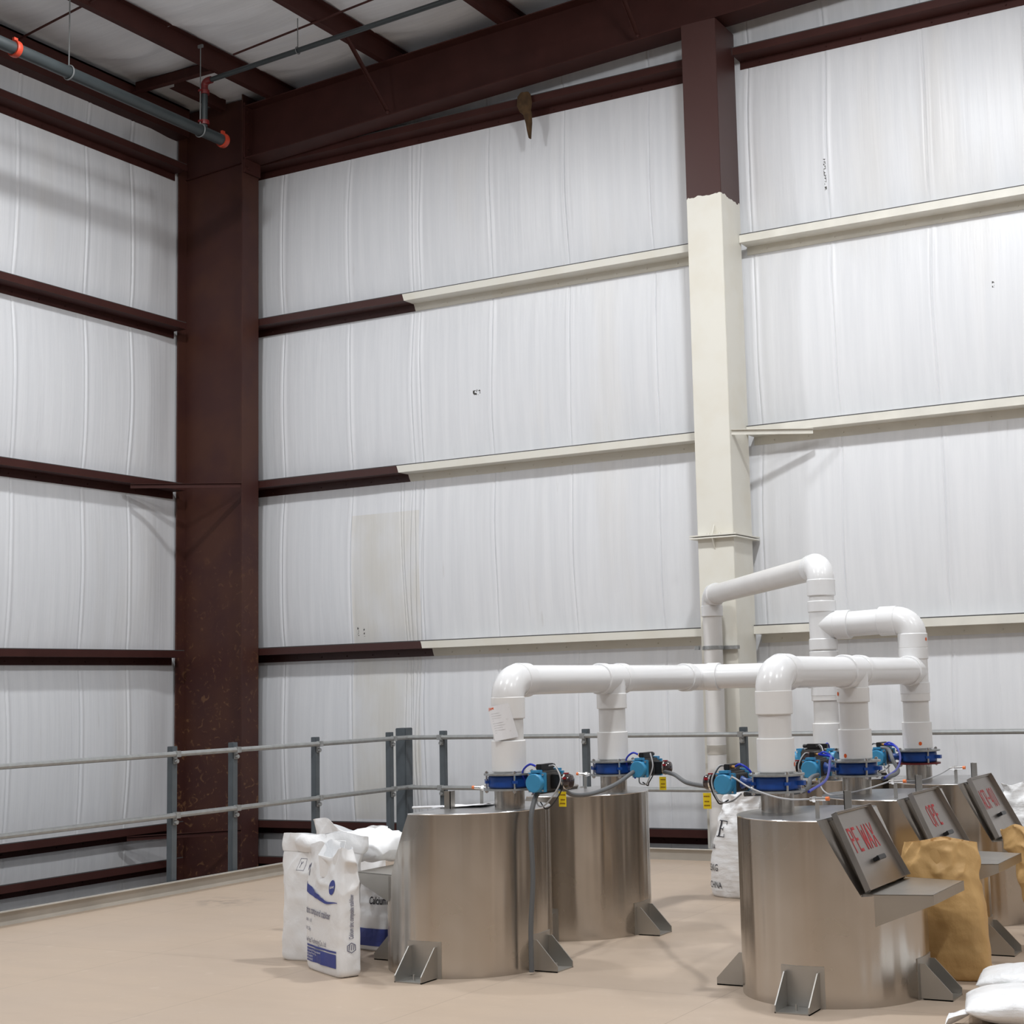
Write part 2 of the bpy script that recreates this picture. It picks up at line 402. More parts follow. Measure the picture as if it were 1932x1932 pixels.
def wall(name, mat, u0, u1, du, z0, z1, dz, fn, th, sm=()):
    nz = int(round((z1-z0)/dz)); vs = []; fs = []
    us = {round(u0+(u1-u0)*j/int((u1-u0)/du), 4) for j in range(int((u1-u0)/du)+1)}
    for s0 in sm:
        us |= {round(s0-.05+.005*q, 4) for q in range(25)}
    us = sorted(v for v in us if u0 <= v <= u1); us = [v for q, v in enumerate(us) if q == 0 or v-us[q-1] > .0015]; nu = len(us)-1
    for i in range(nz+1):
        z = z0+(z1-z0)*i/nz
        for j in range(nu+1): vs.append(fn(us[j], z))
    for i in range(nz):
        for j in range(nu):
            a = i*(nu+1)+j; fs.append((a, a+1, a+nu+2, a+nu+1))
    o = len(vs)
    vs += th
    fs += [(o, o+1, o+2, o+3)]
    m = MB(); m.add(vs, fs); ob = m.build(name, mat, ang=80); return struct(ob)
def fB(x, z):
    b = bay(z); q = min(1, b/.03)
    h = b+q*(seam_h(x, z, SB)+.0022*noise.noise(Vector((x*7, z*.5, 1)))+.008*noise.noise(Vector((x*1.6, z*.4, 7))))
    return (x, YB-h*min(1, max(0, (x-XA)/.3)), z)
def fA(y, z):
    b = bay(z); q = min(1, b/.03)
    h = b+q*(seam_h(y, z, SA)+.0022*noise.noise(Vector((y*7, z*.5, 4)))+.008*noise.noise(Vector((y*1.6, z*.4, 9))))
    return (XA+h*min(1, max(0, (12.42-y)/.35)), y, z)
wall('wall_back', M_WALLB, XA, 5.0, .03, -3.0, 9.3, .12, fB, [(XA, YB+.12, -3), (5, YB+.12, -3), (5, YB+.12, 9.3), (XA, YB+.12, 9.3)], SB+[-9.38, -9.30, -9.21, -9.13, -9.05])
wall('wall_left', M_WALLA, 2.0, YB, .03, -3.0, 8.35, .12, fA, [(XA-.12, 2, -3), (XA-.12, YB, -3), (XA-.12, YB, 8.35), (XA-.12, 2, 8.35)], SA)
# roof quilt sags between the purlins
PX = [-10.66, -9.13, -7.65, -6.15, -4.65, -3.15, -1.65, -.15, 1.35, 2.85, 4.35]
def roofh(x, y):
    e = [XAI]+PX+[6]
    for a, b in zip(e[:-1], e[1:]):
        if a <= x <= b:
            t = (x-a)/(b-a); sag = sin(pi*t)*.05
            q = 0
            for s0 in (2.6, 5.2, 7.1, 9.0, 10.9, 12.2):
                q += .022*math.exp(-((y-s0-.25*sin(pi*t))/.05)**2)
            return roof_z(x)-sag-q-.012*noise.noise(Vector((x*2, y*5, 0)))
    return roof_z(x)
vs = []; fs = []; nx, ny = 210, 190
for i in range(ny+1):
    for j in range(nx+1):
        x = XA+(5.0-XA)*j/nx; y = -1+(YB+1)*i/ny; vs.append((x, y, roofh(x, y)))
for i in range(ny):
    for j in range(nx):
        a = i*(nx+1)+j; fs.append((a, a+1, a+nx+2, a+nx+1))
m = MB(); m.add(vs, fs); o = len(m.v); m.add([(XA, -1, 8.6), (5, -1, 9.5), (5, YB, 9.5), (XA, YB, 8.6)], [(0, 1, 2, 3)])
struct(m.build('ceiling', M_ROOF, ang=80))
# the hall goes on behind the camera and to the right: plain walls that the steel reflects
m = MB(); m.box(-12, 9.2, -9.2, -9, -3, 9.5); struct(m.build('wall_front', M_WALLX, smooth=False))
m = MB(); m.box(9, 9.2, -9, 13, -3, 9.5); struct(m.build('wall_right', M_WALLX, smooth=False))

m = MB()  # unseen dark columns and panels, added to streak the reflections in the steel
for x in (-10, -6.5, -4.2, -1.5, 0.5, 3.4, 6.2): m.box(x, x+.5, -9, -8.7, -3, 9.0)
m.box(-12, -7, -9, -8.9, -3, 2.2); m.box(-3.2, -1.6, -9, -8.85, -3, 3.2); m.box(1.5, 5.5, -9, -8.9, -3, 4.0)
struct(m.build('reflection_trim_front', M_RED, smooth=False))
m = MB()  # more dark bars on the right wall, added for the reflections
for y in (-7, -3.8, -1.0, 2.2, 5.0, 8.4, 11): m.box(8.7, 9, y, y+.45, -3, 9.0)
m.box(8.85, 9, -6, -2, -3, 3); m.box(8.85, 9, 3.2, 4.8, -3, 2.6)
struct(m.build('reflection_trim_right', M_RED, smooth=False))
# ------------------------------------------------------------------ girts
def girt_poly(inner, outer, zt, sgn):
    """Z section; inner flange stands up, web runs to the wall, outer flange hangs down.  (depth, z) pairs"""
    t = .006
    return [(inner, zt), (inner, zt-.072), (outer-sgn*t, zt-.072), (outer-sgn*t, zt-.15), (outer, zt-.15),
            (outer, zt-.066), (inner+sgn*t, zt-.066), (inner+sgn*t, zt)]
WORDS = ['topmost girt', 'second girt from the top', 'third girt from the top', 'fourth girt from the top',
         'girt just above deck level', 'lowest girt']
def girt(axis, k, u0, u1, inner, outer, sgn, mat, label, group, screws=True):
    g = thing('wall_girt', label, 'girt', (u0, inner, ZG[k]) if axis == 'x' else (inner, u0, ZG[k]), group=group)
    m = MB(); m.prism([(a-inner, z-ZG[k]) for a, z in girt_poly(inner, outer, ZG[k], sgn)], 'x' if axis == 'x' else 'y', 0, u1-u0) if axis == 'x' else \
        m.prism([(a-inner, z-ZG[k]) for a, z in girt_poly(inner, outer, ZG[k], sgn)], 'y', 0, u1-u0)
    if screws:
        x = .2
        while x < u1-u0:
            dd = outer-inner-sgn*.006
            if axis == 'x': m.cyl((x, dd, -.115), (x, dd-sgn*.012, -.115), .009, .004, n=6)
            else: m.cyl((dd, x, -.115), (dd-sgn*.012, x, -.115), .009, .004, n=6)
            x += .335
    m.build('channel', mat, g)
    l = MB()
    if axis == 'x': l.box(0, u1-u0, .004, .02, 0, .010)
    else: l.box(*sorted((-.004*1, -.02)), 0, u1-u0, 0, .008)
    l.build('gap_shade_strip', M_GAPSHADE, g, smooth=False)  # dark strip standing in for the shade in the gap above the flange
    return g
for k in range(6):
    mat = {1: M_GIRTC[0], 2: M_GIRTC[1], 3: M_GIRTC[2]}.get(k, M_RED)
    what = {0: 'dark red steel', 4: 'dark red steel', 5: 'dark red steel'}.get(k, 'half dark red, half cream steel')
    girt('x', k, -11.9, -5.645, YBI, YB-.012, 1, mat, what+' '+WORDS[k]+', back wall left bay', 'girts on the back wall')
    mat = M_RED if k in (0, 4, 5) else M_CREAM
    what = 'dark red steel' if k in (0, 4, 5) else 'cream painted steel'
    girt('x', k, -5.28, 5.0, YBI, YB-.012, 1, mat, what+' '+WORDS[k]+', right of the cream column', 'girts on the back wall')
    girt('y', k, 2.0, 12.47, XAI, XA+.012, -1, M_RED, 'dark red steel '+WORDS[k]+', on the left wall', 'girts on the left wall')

# ------------------------------------------------------------------ main frame
FY = 12.63
fr = thing('frame_column', 'dark red rust-spotted steel column in the corner of the hall', 'column', (-11.54, FY, -3))
def loc(m, p): return m.xf(lambda v: v-Vector(p))
m = MB(); m.box(-12.0, -11.08, FY-.006, FY+.006, -3, 8.18); loc(m, (-11.54, FY, -3)).build('web', M_RUST, fr, smooth=False)
m = MB(); m.box(-11.08, -11.064, 12.50, 12.76, -3, 8.18); loc(m, (-11.54, FY, -3)).build('flange', M_RUST, fr, smooth=False)
m = MB(); m.box(-12.02, -12.0, 12.50, 12.76, -3, 8.14); loc(m, (-11.54, FY, -3)).build('flange', M_RUST, fr, smooth=False)
m = MB(); m.add([(-12, 12.625, 7.38), (-11.08, 12.625, 7.44), (-11.08, 12.625, 7.45), (-12, 12.625, 7.39), (-12, 12.60, 7.38), (-11.08, 12.60, 7.44), (-11.08, 12.60, 7.45), (-12, 12.60, 7.39)],
    [(0, 1, 2, 3), (4, 7, 6, 5), (0, 4, 5, 1), (3, 2, 6, 7), (1, 5, 6, 2), (0, 3, 7, 4)])
loc(m, (-11.54, FY, -3)).build('stiffener', M_RED, fr, smooth=False)
rb = thing('roof_beam', 'deep dark red steel rafter running under the roof along the back wall', 'beam', (-11.06, FY, 7.8))
def raf(x0, x1, y0, y1, dz0, dz1):
    b = roof_z
    vs = [(x, y, b(x)-.22+dz) for x in (x0, x1) for y in (y0, y1) for dz in (dz0, dz1)]
    return MB().add(vs, [(0, 1, 3, 2), (4, 6, 7, 5), (0, 4, 5, 1), (2, 3, 7, 6), (0, 2, 6, 4), (1, 5, 7, 3)])
RX = 5.0
loc(raf(-11.06, RX, FY-.006, FY+.006, -.60, -.002), (-11.06, FY, 7.8)).build('web', M_RED, rb, smooth=False)
loc(raf(-11.06, RX, 12.50, 12.76, -.612, -.60), (-11.06, FY, 7.8)).build('flange', M_RED, rb, smooth=False)
loc(raf(-11.06, RX, 12.50, 12.76, -.012, 0), (-11.06, FY, 7.8)).build('flange', M_RED, rb, smooth=False)
m = MB(); m.box(-11.06, -11.035, 12.50, 12.76, 7.28, 8.08)
for z in (7.33, 7.45, 7.56, 7.85, 7.97):
    m.cyl((-11.035, 12.545, z), (-11.015, 12.545, z), .018, n=6)
loc(m, (-11.06, FY, 7.8)).build('end_plate', M_RED, rb)

# end-wall column, cream below the paint line
cc = thing('wind_column', 'cream column on the back wall with dark red unpainted top', 'column', (-5.46, 12.62, -3))
m = MB(); m.box(-5.635, -5.285, 12.40, 12.84, -3, 7.66); loc(m, (-5.46, 12.62, -3)).build('shaft', M_COLC, cc, bevel=.004)
m = MB(); m.box(-5.69, -5.235, 12.34, 12.90, 2.80, 2.812); m.box(-5.69, -5.235, 12.34, 12.90, 2.822, 2.834)
loc(m, (-5.46, 12.62, -3)).build('splice_plate', M_CREAM, cc, smooth=False)
m = MB()
m.prism([(12.34, 2.834), (12.40, 2.834), (12.40, 2.93)], 'x', -5.472, -5.464); m.prism([(12.34, 2.80), (12.40, 2.80), (12.40, 2.70)], 'x', -5.472, -5.464)
for x in (-5.52, -5.41): m.cyl((x, 12.375, 2.834), (x, 12.375, 2.85), .014, n=6)
loc(m, (-5.46, 12.62, -3)).build('splice_gusset', M_CREAM, cc, smooth=False)
m = MB(); m.box(-5.60, -5.33, 12.52, 12.76, 7.66, 7.74); loc(m, (-5.46, 12.62, -3)).build('cap_block', M_RED, cc, smooth=False)

def brace(a, b, mat, label):
    t = thing('flange_brace', label, 'brace', a); m = MB(); b2 = Vector(b)-Vector(a)
    m.bar((0, 0, 0), b2, .045, .004); m.bar((0, 0, -.022), b2+Vector((0, 0, -.022)), .004, .045)
    m.build('angle', mat, t, smooth=False); return t
brace((-5.285, 12.44, 3.775), (-4.63, 12.775, 3.765), M_CREAM, 'cream angle brace from the cream column to the third girt')
brace((-11.08, 12.52, 3.80), (-11.855, 11.66, 3.765), M_RED, 'dark red angle brace from the corner column to the left wall, middle height')
brace((-11.08, 12.52, .11), (-11.855, 11.66, .10), M_RED, 'dark red angle brace from the corner column to the left wall, near deck level')

# ------------------------------------------------------------------ roof steel
m = MB(); m.prism([(XAI, 7.83), (XAI, 8.16), (XAI-.006, 8.16), (XAI-.006, 7.836), (XA+.006, 7.836), (XA+.006, 7.83)], 'y', 2.0, 12.5)
m.box(XAI-.07, XAI, 2.0, 12.5, 8.14, 8.16)
e = m.build('eave_strut', M_RED, smooth=False); tag(e, 'dark red eave strut where the left wall meets the roof', 'beam')
for k, x in enumerate(PX):
    z0 = roof_z(x)-.22
    if k > 3: break
    p = thing('roof_purlin', 'dark red purlin, '+('first from the left wall', 'second from the left wall', 'third from the left wall', 'fourth from the left wall')[min(k, 3)]+', under white roof quilt' if k < 4
              else 'dark red purlin beyond the fourth, number %d from the left wall' % (k+1), 'purlin', (x, -1, z0), group='roof purlins')
    m = MB(); m.prism([(-.075, 0), (-.075, .03), (-.069, .03), (-.069, .006), (0, .006), (0, .20), (.07, .20), (.07, .194), (.006, .194), (.006, 0)], 'y', 0, 13.9)
    m.build('channel', M_RED, p, smooth=False)
st = thing('purlin_strut', 'short dark red channel bridging eave strut and first purlin', 'brace', (-11.84, 11.66, 8.05))
m = MB(); m.box(0, 1.12, 0, .006, 0, .14); m.box(0, 1.12, -.06, 0, 0, .006); m.box(0, 1.12, 0, .07, .134, .14); m.build('channel', M_RED, st, smooth=False)
st = thing('purlin_stub', 'short dark red channel between the bridging strut and the corner column', 'purlin', (-11.36, 11.75, 8.06))
m = MB(); m.box(-.003, .003, 0, .80, 0, .13); m.box(-.07, 0, 0, .80, 0, .006); m.build('channel', M_RED, st, smooth=False)
def rod(a, b, label, r=.011):
    o = MB(); o.cyl((0, 0, 0), Vector(b)-Vector(a), r, n=8); ob = o.build('brace_rod', M_RED, loc=a); tag(ob, label, 'rod'); return ob
rod((-11.80, 10.06, 8.06), (-10.0, 9.80, 8.12), 'thin dark brace rod under the roof near the left wall, above the orange coupling')
rod((-10.28, 11.47, 8.08), (-7.2, 11.22, 8.2), 'thin dark brace rod crossing the purlins beside the branch pipe')
def fbrace(a, b, label):
    t = thing('rafter_brace', label, 'brace', a); m = MB(); m.bar((0, 0, 0), Vector(b)-Vector(a), .04, .004, (1, 0, 0)); m.bar((.02, 0, 0), Vector(b)-Vector(a)+Vector((.02, 0, 0)), .004, .04, (1, 0, 0))
    e = Vector(b)-Vector(a); m.sphere(e+Vector((.02, -.02, 0)), .02, 8, 6); m.build('angle', M_RED, t, smooth=False)
fbrace((-9.13, 11.85, 8.14), (-9.09, 12.49, 7.55), 'dark red angle from the second purlin down to the roof beam')
fbrace((-6.15, 11.85, 8.28), (-6.14, 12.49, 7.70), 'dark red angle from a purlin to the roof beam, left of the cream column')

# ------------------------------------------------------------------ sprinkler pipe
sp = thing('sprinkler_main', 'thick dark sprinkler pipe with orange couplings along the left wall', 'pipe', (-10.40, 11.45, 7.18))
m = MB(); m.cyl((0, 0, 0), (0, -9.4, 0), .057); m.build('pipe', M_PIPED, sp)
for y in (0.0, -2.62):
    m = MB(); m.lathe([(.05, -.025), (.073, -.025), (.076, -.012), (.076, .012), (.073, .025), (.05, .025)], (0, y, 0), (0, 1, 0), 28)
    m.box(-.012, .012, y-.02, y+.02, .07, .10); m.build('coupling', M_ORED, sp)
for y, zt in ((-2.02, 8.06), (-.33, 8.06)):
    m = MB(); m.tube([(0, y, -.0)]+[], .001) if False else None
    ring = [(.066*sin(a), y, .066*cos(a)) for a in [2*pi*k/24 for k in range(24)]]
    m.tube(ring, .007, 6, closed=True); m.cyl((0, y, .066), (0, y, zt-7.18), .006, n=6); m.box(-.03, .03, y-.01, y+.01, zt-7.18-.01, zt-7.18+.02)
    m.build('hanger', M_HANG, sp)
m = MB(); m.cyl((0, -.27, .05), (0, -.27, .46), .032, n=20); m.build('riser', M_PIPED, sp)
for z in (.10, .42):
    m = MB(); m.lathe([(.03, -.022), (.048, -.022), (.05, 0), (.048, .022), (.03, .022)], (0, -.27, z), (0, 0, 1), 20); m.box(-.02, .02, -.34, -.30, z-.01, z+.01); m.build('coupling', M_DRED, sp)
m = MB(); m.tube(bez([(0, -.27, .45), (0, -.27, .50), (.03, -.27, .53), (.09, -.27, .535)], 6), .036, 16); m.build('elbow', M_DRED, sp)
br = thing('sprinkler_branch', 'thin dark sprinkler branch pipe rising to the right under the purlins', 'pipe', (-10.32, 11.18, 7.715))
m = MB(); m.cyl((0, 0, 0), (9.0, 0, .44), .026, n=16); m.build('pipe', M_PIPED, br)
for x, zt in ((1.12, .33), (3.9, .4)):
    m = MB(); z = .049*x; ring = [(x, .034*sin(a), z+.034*cos(a)) for a in [2*pi*k/16 for k in range(16)]]
    m.tube(ring, .005, 6, closed=True); m.cyl((x, 0, z+.034), (x, 0, z+zt), .005, n=6); m.build('hanger', M_HANG, br)

# rag hanging over the top girt
m = MB(); pr = []
for i, (z, wd, x0) in enumerate([(.03, .10, 0), (.0, .15, 0), (-.09, .17, .0), (-.17, .13, .01), (-.2, .10, .03), (-.30, .07, .05), (-.38, .05, .05), (-.46, .015, .055)]):
    pr.append([(x0+wd/2*cos(a)*(1+.25*noise.noise(Vector((a, z*9, 2)))), -.035+.025*sin(a)+.012*noise.noise(Vector((a*2, z*11, 5))), z) for a in [2*pi*k/18 for k in range(18)]])
m.rings(pr); rg = m.build('rag', M_RAG, loc=(-7.56, 12.775, 7.50)); tag(rg, 'brown torn rag hanging over the top girt of the back wall', 'rag')

# ------------------------------------------------------------------ handrails
def railing(name, label, axis, fixed, posts, u0, u1, side):
    """posts stand outside the curb, rails run on the deck side"""
    t = thing(name, label, 'railing', (fixed, posts[0], 0) if axis == 'y' else (posts[0], fixed, 0))
    org = Vector(t.location)
    P = (lambda u, v, z: Vector((v, u, z))-org) if axis == 'y' else (lambda u, v, z: Vector((u, v, z))-org)
    def bx(m, u0, u1, v0, v1, z0, z1):
        a, b = P(u0, v0, z0), P(u1, v1, z1)
        m.box(min(a.x, b.x), max(a.x, b.x), min(a.y, b.y), max(a.y, b.y), z0, z1)
    for u in posts:
        m = MB(); bx(m, u-.03, u+.03, fixed, fixed+side*.052, -.3, 1.13); p = m.build('post', M_POST, t, bevel=.003)
        for z in (1.07, .60):
            m = MB(); bx(m, u-.028, u+.022, fixed-side*.05, fixed-side*.005, z-.024, z+.024); bx(m, u-.02, u+.02, fixed-side*.012, fixed, z-.075, z-.02)
            a = P(u, fixed-side*.012, z-.055); b = P(u, fixed-side*.035, z-.055); m.cyl(a, b, .017, n=12)
            m.build('clamp', M_GALV, p, bevel=.003)
    for z in (1.07, .60):
        m = MB(); m.cyl(P(u0, fixed-side*.027, z), P(u1, fixed-side*.027, z), .0205, n=8); m.build('rail', M_RAIL, t)
    return t
railing('guard_railing', 'grey steel railing with galvanised rails along the left edge of the deck', 'y', -8.62, [8.97, 9.66, 10.72, 11.82, 7.2, 5.6], 2.0, 12.14, -1)
railing('guard_railing', 'grey steel railing with galvanised rails along the back edge of the deck', 'x', 12.04, [-8.20, -6.655, -5.115, -3.57, -2.03, -.49, 1.05], -8.56, 5.0, 1)
cp = MB(); cp.box(-.065, .065, -.015, .015, 0, 1.46); cp.box(.05, .065, -.115, 0, 0, 1.46)
cp = MB(); cp.box(-.06, .06, -.06, .06, 0, 1.46)
o = cp.build('corner_post', M_POST, bevel=.006, loc=(-8.70, 12.13, -.3)); tag(o, 'thick dark grey corner post where the two railings meet', 'post')

# ------------------------------------------------------------------ stainless hopper tanks
R0, HT, ZS = .455, .85, .506
SX0, SK = .27, 2.02
def slant_x(z): return SX0-(z-ZS)/SK
def tank_body():
    n = 120; m = MB()
    def ring(z, cut=None):
        out = []
        for k in range(n):
            a = 2*pi*k/n; out.append((R0*cos(a), R0*sin(a), z))
        return out
    lo = MB(); lo.rings([ring(0), ring(ZS-.004)], cap=True)
    return lo
def tank_upper(sx):
    bm = bmesh.new(); n = 120
    a = [bm.verts.new((R0*cos(2*pi*k/n), R0*sin(2*pi*k/n), ZS-.004)) for k in range(n)]
    b = [bm.verts.new((R0*cos(2*pi*k/n), R0*sin(2*pi*k/n), HT)) for k in range(n)]
    for k in range(n): bm.faces.new((a[k], a[(k+1) % n], b[(k+1) % n], b[k]))
    bm.faces.new(list(reversed(a))); bm.faces.new(b)
    r = bmesh.ops.bisect_plane(bm, geom=list(bm.verts)+list(bm.edges)+list(bm.faces), plane_co=(SX0, 0, ZS), plane_no=(SK, 0, 1), clear_outer=True)
    es = [e for e in r['geom_cut'] if isinstance(e, bmesh.types.BMEdge)]
    bmesh.ops.contextual_create(bm, geom=es)
    bm.verts.index_update()
    out = MB(); vs = [tuple(v.co) for v in bm.verts]; fs = [tuple(v.index for v in f.verts) for f in bm.faces]; bm.free()
    out.add(vs, fs); return out
SN = Vector((SK, 0, 1)).normalized(); SU = Vector((-1, 0, SK)).normalized()   # slanted face: outward normal, up-slope
def sp_(y, u, h): return Vector((SX0, 0, ZS))+SU*u+Vector((0, y, 0))+SN*h

# tall stencil capitals: each stroke a box in a 0..1 x 0..1 cell, gaps left by the stencil bridges
GL = {'P': [(0, 0, .2, 1), (.32, .88, .8, 1), (.8, .55, 1, .92), (.32, .47, .8, .58)],
      'E': [(0, .0, .2, 1), (.32, .88, .95, 1), (.32, .45, .8, .56), (.32, 0, .95, .12)],
      'W': [('l', 0, 1, .2, 0), ('l', .5, .8, .22, 0), ('l', .5, .8, .78, 0), ('l', 1, 1, .8, 0)],
      'A': [('l', .5, 1, .05, 0), ('l', .5, 1, .95, 0), (.32, .28, .68, .38)],
      'X': [('l', 0, 1, .44, .52), ('l', 1, 1, .56, .52), ('l', .44, .48, 0, 0), ('l', .56, .48, 1, 0)],
      'O': [(0, .08, .2, .92), (.8, .08, 1, .92), (.3, .88, .7, 1), (.3, 0, .7, .12)],
      'C': [(0, .08, .2, .92), (.3, .88, .95, 1), (.3, 0, .95, .12)],
      'R': [(0, 0, .2, 1), (.32, .88, .8, 1), (.8, .58, 1, .92), (.32, .47, .8, .58), ('l', .5, .45, .92, 0)],
      '-': [(.1, .44, .9, .56)],
      '4': [('l', .55, 1, .08, .36), (.05, .26, 1, .36), (.66, 0, .84, 1)],
      '0': [(0, .08, .2, .92), (.8, .08, 1, .92), (.3, .88, .7, 1), (.3, 0, .7, .12)],
      '1': [(.4, 0, .62, 1)], ' ': []}
def stencil(word, y0, u0, cw, ch, gap, h, parent, rng_=None):
    m = MB(); y = y0
    for chh in word:
        wd = cw*(.45 if chh == ' ' else 1.25 if chh == 'W' else 1)
        for s_ in GL[chh]:
            if s_[0] == 'l':
                _, x0, z0, x1, z1 = s_; hw = .11*cw/wd
                q = [(x0-hw, z0), (x0+hw, z0), (x1+hw, z1), (x1-hw, z1)]
            else:
                x0, z0, x1, z1 = s_; q = [(x0, z0), (x1, z0), (x1, z1), (x0, z1)]
            m.add([sp_(y+a*wd, u0+b*ch, h) for a, b in q], [(0, 1, 2, 3)])
        y += wd+gap
    return m

def make_tank(loc_, sx, rz, label, word=None, feet=(0, 1, 2, 3), lid=True, bag=None):
    t = thing('hopper_tank', label, 'tank', loc_, rz, 'stainless steel hopper tanks')
    F = lambda m: m.xf(lambda v: Vector((v.x*sx, v.y, v.z)))
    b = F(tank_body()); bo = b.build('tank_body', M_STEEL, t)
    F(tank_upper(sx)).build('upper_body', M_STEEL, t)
    # flat lid plate over the top, welded rim
    n = 90; pts = []
    for k in range(n+1):
        a = -acosx + 0 if False else None
    xa = slant_x(HT); th = math.acos(xa/R0)
    pts = [(R0*.995*cos(a), R0*.995*sin(a)) for a in [th+(2*pi-2*th)*k/n for k in range(n+1)]]
    m = MB(); m.prism(pts, 'z', HT, HT+.003); F(m).build('top_plate', M_TOPST, t, ang=25)
    m = MB(); m.tube([(p[0]*1.003, p[1]*1.003, HT) for p in pts], .0035, 6); F(m).build('weld_seam', M_CHROME, t)
    # loading shelf with side cheeks
    m = MB(); yi, yo, xi, xo = .335, .265, .27, .585
    m.prism([(xi, -yi), (xo, -yo), (xo, yo), (xi, yi)], 'z', ZS, ZS+.004)
    m.box(xo-.003, xo+.001, -yo, yo, ZS-.042, ZS+.004)
    for q_ in (-1, 1):
        A = [Vector((xi, q_*yi, ZS+.004)), Vector((xo, q_*yo, ZS+.004)), Vector((xo, q_*yo, ZS-.042)), Vector((xi+.02, q_*(yi-.005), ZS-.155))]
        B = [v-Vector((0, q_*.003, 0)) for v in A]
        m.add(A+B, [(0, 1, 2, 3), (7, 6, 5, 4), (0, 4, 5, 1), (1, 5, 6, 2), (2, 6, 7, 3), (3, 7, 4, 0)])
    F(m).build('loading_shelf', M_PLATE, t, smooth=False)
    # cheek strips beside the slanted opening
    for s_ in (-1, 1):
        m = MB(); vs = [sp_(s_*.268, 0, 0), sp_(s_*.268, .37, 0), sp_(s_*.268, .37, .020), sp_(s_*.268, 0, .020)]
        vs += [v+Vector((0, s_*.004, 0)) for v in vs]
        m.add(vs, [(0, 1, 2, 3), (7, 6, 5, 4), (0, 4, 5, 1), (1, 5, 6, 2), (2, 6, 7, 3), (3, 7, 4, 0)])
        F(m).build('opening_rim', M_PLATE, t, smooth=False)
    if lid:
        m = MB(); W, H0, H1, D0, D1 = .288, .004, .395, .021, .024
        def pb(ya, yb, ua, ub, ha, hb):
            vs = [sp_(-.028+y*(1.10-.20*u/.395), u, h) for y in (ya, yb) for u in (ua, ub) for h in (ha, hb)]
            m.add(vs, [(0, 1, 3, 2), (4, 6, 7, 5), (0, 4, 5, 1), (2, 3, 7, 6), (0, 2, 6, 4), (1, 5, 7, 3)])
        pb(-W, W, H0, H1, D0, D1)
        pb(-W, -W+.003, H0, H1, D1, D1+.026); pb(W-.003, W, H0, H1, D1, D1+.026); pb(-W, W, H0, H0+.003, D1, D1+.022); pb(-W, W, H1-.003, H1, D1, D1+.026)
        lo = F(m).build('lid', M_LID, t, smooth=False)
        m = MB(); pb_ = pb; mm = m
        def pb2(mm, ya, yb, ua, ub, ha, hb):
            vs = [sp_(y, u, h) for y in (ya, yb) for u in (ua, ub) for h in (ha, hb)]
            mm.add(vs, [(0, 1, 3, 2), (4, 6, 7, 5), (0, 4, 5, 1), (2, 3, 7, 6), (0, 2, 6, 4), (1, 5, 7, 3)])
        pb2(m, -.055, .055, .118, .142, D1+.022, D1+.034); pb2(m, -.05, -.035, .12, .14, D1, D1+.024); pb2(m, .035, .05, .12, .14, D1, D1+.024)
        F(m).build('lid_handle', M_BLACK, lo, bevel=.003)
        if word:
            cw, gap = (.050, .013) if len(word) == 6 else (.040, .010) if len(word) > 6 else (.050, .013)
            tot = sum(cw*(.45 if c_ == ' ' else 1.25 if c_ == 'W' else 1)+gap for c_ in word)-gap
            s0 = stencil(word, -tot/2-.03, .185, cw, .125, gap, D1+.0012, lo); F(s0).build('stencil_lettering', M_REDTXT, lo, smooth=False)
        m = MB(); m.cyl(sp_(-.24, .392, .03), sp_(.24, .392, .03), .007, n=10); F(m).build('hinge', M_FOOT, t)
    # angle stop that catches the open lid
    m = MB(); sy = 1 if sx > 0 else -1
    m.box(.035, .075, sy*.13-.002, sy*.13+.002, HT+.003, HT+.10); m.box(.035, .039, sy*.13-.002, sy*.13+.045, HT+.003, HT+.10); F(m).build('lid_stop', M_PLATE, t, smooth=False)
    # proximity sensor on its little bracket
    m = MB(); m.box(.045, .065, -.312, -.308, HT+.003, HT+.105); G = (lambda mm: F(mm.xf(lambda v: Vector((v.x, v.y+(.53 if sx < 0 else 0), v.z)))))
    so = G(m).build('sensor_bracket', M_FOOT, t, smooth=False)
    m = MB(); m.cyl((.02, -.31, HT+.092), (.10, -.31, HT+.095), .0095, n=14); m.cyl((.035, -.31, HT+.092), (.05, -.31, HT+.093), .016, n=6); G(m).build('sensor_barrel', M_CHROME, so)
    m = MB(); m.cyl((.10, -.31, HT+.095), (.117, -.31, HT+.096), .0098, n=14); G(m).build('sensor_tip', M_ORANGE, so)
    # feet
    for q in feet:
        a = q*pi/2; rot = Matrix.Rotation(a, 3, 'Z')
        m = MB(); m.box(.46, .60, -.085, .085, 0, .006)
        for y in (-.085, .079):
            m.prism([(.45, 0), (.60, 0), (.60, .035), (.475, .165), (.45, .165)], 'y', y, y+.006)
        arc = []
        for k in range(9):
            b_ = -.235+.47*k/8; arc.append(b_)
        vs = []; fs = []
        for rr in (R0, R0+.004):
            for z in (0, .19):
                for b_ in arc: vs.append((rr*cos(b_), rr*sin(b_), z))
        nn = 9
        for k in range(8):
            fs += [(18+k, 19+k, 28+k, 27+k), (9+k, 10+k, 28+k, 27+k)]
        fs += [(0, 9, 27, 18), (8, 17, 35, 26)]
        m.add(vs, fs)
        m.cyl((.545, 0, .006), (.545, 0, .035), .006, n=8)
        m.xf(lambda v: rot @ v); F(m).build('foot_bracket', M_FOOT, t, smooth=True, ang=20)
    # outlet stub carrying the valve
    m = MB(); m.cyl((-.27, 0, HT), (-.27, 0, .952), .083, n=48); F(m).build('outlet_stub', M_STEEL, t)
    return t
XR, XL = -2.62, -4.745
YS = [7.225, 8.46, 9.70]
